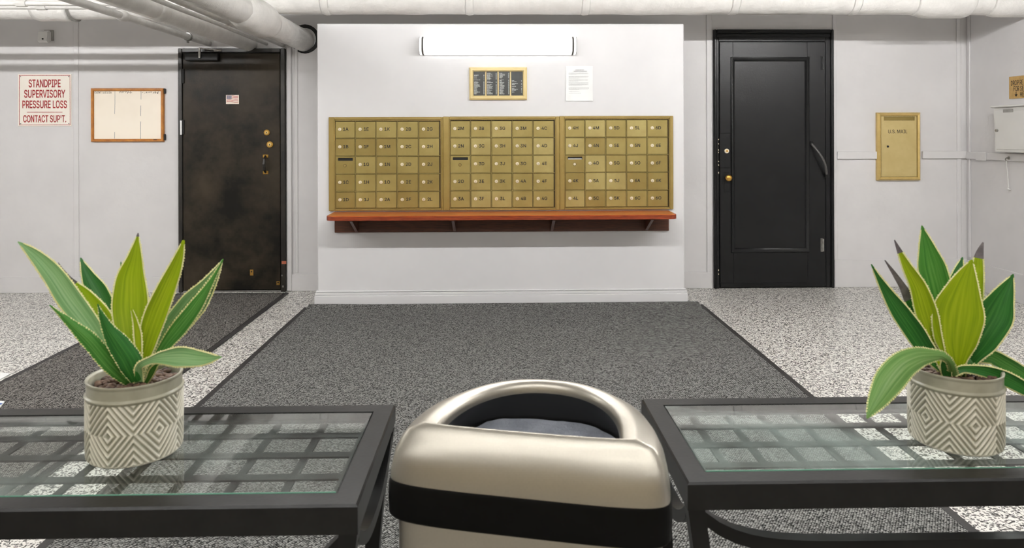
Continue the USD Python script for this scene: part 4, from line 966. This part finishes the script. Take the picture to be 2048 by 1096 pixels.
def agave(label, c, R, H, rot, D, leaves, group):
    t = thing('potted_agave', label, 'plant', c, group)
    m, tone = pot_mesh(c, R, H, rot)
    p = obj('pot', m, 'pot_glaze', t, smooth=True)
    UsdGeom.PrimvarsAPI(p).CreatePrimvar('tone', Sdf.ValueTypeNames.FloatArray, 'vertex').Set([float(q) for q in tone])
    prof = np.array([(0, 0), (R * .918, 0), (R * .918, H * .04), (0, H * .05)]); sl = trimesh.creation.revolve(prof, sections=32); sl.apply_translation([c[0], c[1], c[2] + H * .82]); obj('soil', sl, 'soil', t)
    rng = np.random.default_rng(int(c[0] * 1000) % 97 + 5); st = []
    for k in range(190):
        a, q = rng.uniform(0, 2 * math.pi), R * .86 * math.sqrt(rng.uniform(0.03, 1))
        s_ = trimesh.creation.icosphere(1, rng.uniform(.0035, .0062)); s_.apply_scale([1.2, .9, .7]); s_.apply_transform(trimesh.transformations.rotation_matrix(rng.uniform(0, 3), [0, 0, 1]))
        s_.apply_translation([c[0] + q * math.cos(a), c[1] + q * math.sin(a), c[2] + H * .872 + rng.uniform(0, .005)]); st.append(s_)
    tag(obj('pebbles', join(st), 'pebble', t, smooth=True), kind='stuff')
    for L in leaves:
        mname, pts, hws, d0, d1, cup = L[:6]; tip = L[6] if len(L) > 6 else None
        pts = list(reversed(pts)); hws = list(reversed(hws)); n = len(pts)
        sv = np.r_[0, np.cumsum(np.linalg.norm(np.diff(np.array(pts, float), axis=0), axis=1))]; sv /= sv[-1]
        dep = [D + d0 + (d1 - d0) * q ** .8 for q in sv]
        bl, uv, mg, tp = blade(pts, hws, dep, cup, tipmat=tip)
        lf_ = obj('leaf', bl, mname, t, smooth=True, uv=uv)
        obj('margin', join(mg), 'leaf_margin', lf_, smooth=False)
        if tp is not None: obj('tip', tp, 'leaf_tip', lf_, smooth=40)
    return t
def Z1(pts):   # left plant, zoomed pixels -> picture
    return [(x / 3.131, 450 + y / 3.131) for x, y in pts]
def h1(h): return [q / 3.131 for q in h]
def Z2(pts): return [(1690 + x / 2.961, 430 + y / 2.961) for x, y in pts]
def h2(h): return [q / 2.961 for q in h]
cl = onZ(271, 899, ZL); DL = 1450 * (1.257 - ZL) / 629
left_leaves = [  # (material, tip..base, half widths, depth offset at base, at tip, cupping, start of grey tip)
    ('leaf_dark', Z1([(757, 230), (765, 330), (790, 480), (830, 800)]), h1([2, 16, 35, 22]), .02, .07, .2),
    ('leaf_dark', Z1([(505, 205), (552, 320), (612, 430), (675, 550), (760, 760), (830, 960)]), h1([3, 38, 62, 58, 40, 22]), .015, .085, .35),
    ('leaf_lime', Z1([(865, 50), (845, 190), (816, 360), (815, 500), (828, 640), (850, 800), (866, 960)]), h1([3, 42, 88, 103, 98, 70, 38]), .0, .05, .25, .975),
    ('leaf_lime', Z1([(365, 235), (425, 325), (535, 460), (630, 590), (710, 740), (800, 960)]), h1([2, 12, 52, 68, 58, 28]), .0, .03, .3, .80),
    ('leaf_mint', Z1([(112, 105), (225, 195), (330, 310), (440, 470), (540, 600), (640, 740), (790, 965)]), h1([3, 38, 58, 68, 62, 48, 25]), -.005, .0, .45),
    ('leaf_mint', Z1([(1395, 215), (1305, 370), (1205, 500), (1110, 615), (1030, 720), (930, 930)]), h1([3, 48, 82, 80, 60, 25]), .01, .05, .3),
    ('leaf_green', Z1([(1398, 213), (1300, 392), (1215, 522), (1125, 640), (1040, 750), (925, 945)]), h1([3, 26, 46, 52, 40, 20]), .004, .042, -.2),
    ('leaf_lime', Z1([(1150, 95), (1110, 230), (1040, 400), (975, 560), (925, 720), (885, 900)]), h1([7, 36, 58, 68, 58, 26]), -.008, .01, .3),
    ('leaf_lime', Z1([(822, 522), (848, 610), (862, 690), (868, 780), (872, 900)]), h1([5, 17, 24, 22, 16]), -.018, -.02, .3),
    ('leaf_green', Z1([(310, 500), (450, 622), (560, 722), (680, 860), (815, 990)]), h1([3, 26, 46, 48, 24]), -.012, -.06, -.3),
    ('leaf_dark', Z1([(612, 495), (672, 640), (752, 760), (818, 860), (862, 975)]), h1([3, 32, 62, 68, 38]), -.022, -.05, -.35),
    ('leaf_mint', Z1([(1388, 826), (1265, 836), (1130, 826), (1020, 830), (930, 852), (868, 895), (868, 985)]), h1([3, 46, 62, 42, 24, 26, 30]), -.02, -.055, .25),
    ('leaf_green', Z1([(985, 868), (955, 910), (930, 960), (905, 1000)]), h1([10, 22, 18, 12]), -.01, -.02, .2),
]
agave('agave with lime and green toothed leaves in patterned pot on the left table', (cl[0], cl[1], ZL - .001), .0690, .122, 2.2, DL, left_leaves, 'agaves in matching patterned pots')
cr = onZ(1910, 878, ZR); DR = 1450 * (1.257 - ZR) / 610
right_leaves = [
    ('leaf_dark', Z2([(696, 250), (672, 340), (645, 450), (660, 800)]), h2([3, 30, 42, 25]), .02, .06, .2),
    ('leaf_lime', Z2([(818, 162), (790, 270), (785, 370), (770, 520), (720, 850)]), h2([4, 27, 34, 40, 22]), .018, .04, .2, .86),
    ('leaf_green', Z2([(455, 62), (486, 190), (520, 330), (548, 440), (580, 600), (640, 900)]), h2([3, 45, 78, 80, 66, 30]), .008, .05, .3),
    ('leaf_dark', Z2([(236, 268), (300, 360), (342, 425), (390, 510), (470, 650), (600, 900)]), h2([3, 14, 20, 34, 40, 25]), .008, .03, .2, .62),
    ('leaf_dark', Z2([(156, 292), (245, 450), (335, 585), (410, 690), (470, 780), (600, 930)]), h2([3, 32, 54, 58, 52, 26]), .0, .0, .3),
    ('leaf_lime', Z2([(293, 148), (362, 295), (435, 430), (480, 570), (525, 720), (590, 920)]), h2([3, 28, 48, 60, 46, 24]), -.004, .01, .3, .90),
    ('leaf_dark', Z2([(997, 350), (932, 490), (878, 610), (805, 730), (740, 840), (690, 940)]), h2([3, 62, 98, 92, 56, 28]), -.002, .0, .35),
    ('leaf_lime', Z2([(752, 265), (700, 440), (670, 590), (655, 740), (660, 870), (655, 950)]), h2([5, 88, 134, 112, 50, 28]), -.012, -.015, .3),
    ('leaf_pale', Z2([(130, 1205), (205, 1075), (278, 960), (370, 870), (470, 835), (560, 830), (620, 870), (640, 950)]), h2([4, 58, 80, 72, 52, 30, 22, 30]), -.02, -.105, -.25),
    ('leaf_green', Z2([(1180, 1030), (1060, 950), (950, 885), (850, 838), (780, 838), (720, 880), (690, 950)]), h2([4, 46, 50, 42, 34, 28, 22]), -.01, .02, .25),
    ('leaf_dark', Z2([(1150, 1085), (1050, 1020), (940, 965), (820, 925), (710, 912), (640, 940)]), h2([4, 42, 46, 34, 24, 22]), -.02, -.03, .3),
    ('leaf_dark', Z2([(590, 850), (600, 890), (600, 930), (620, 970)]), h2([20, 34, 30, 20]), -.018, -.02, .2),
]
agave('agave with broad yellow-green leaf in patterned pot on the right table', (cr[0], cr[1], ZR - .001), .0690, .122, 1.2, DR, right_leaves, 'agaves in matching patterned pots')

# ------------------------------------------------------------------ loose papers at the left edge
a, b = onZ(-30, 752, .0), onZ(19, 749, .0)
P = Polygon([onZ(-70, 786, 0)[:2], onZ(-70, 740, 0)[:2], onZ(21, 748.5, 0)[:2], onZ(0, 760, 0)[:2]])
tag(obj('paper_sheet', prism(P, .004, lambda u, v, h: (u, v, .0005 + h)), 'paper'), 'white sheet lying on the terrazzo at the left edge', 'paper')
P = Polygon([onZ(-50, 818, ZL)[:2], onZ(-46, 803, ZL)[:2], onZ(9, 805, ZL)[:2], onZ(0, 816, ZL)[:2]])
lt = thing('leaflet', 'blue and white leaflet on the back edge of the left table', 'leaflet', (P.centroid.x, P.centroid.y, ZL))
obj('sheet', prism(P, .002, lambda u, v, h: (u, v, ZL + .0005 + h)), 'paper', lt)
Q = Polygon([onZ(-46, 814.5, ZL)[:2], onZ(-45, 809, ZL)[:2], onZ(5, 809.5, ZL)[:2], onZ(2, 812.5, ZL)[:2]])
obj('printed_stripe', prism(Q, .0006, lambda u, v, h: (u, v, ZL + .0027 + h)), 'blue_print', lt)
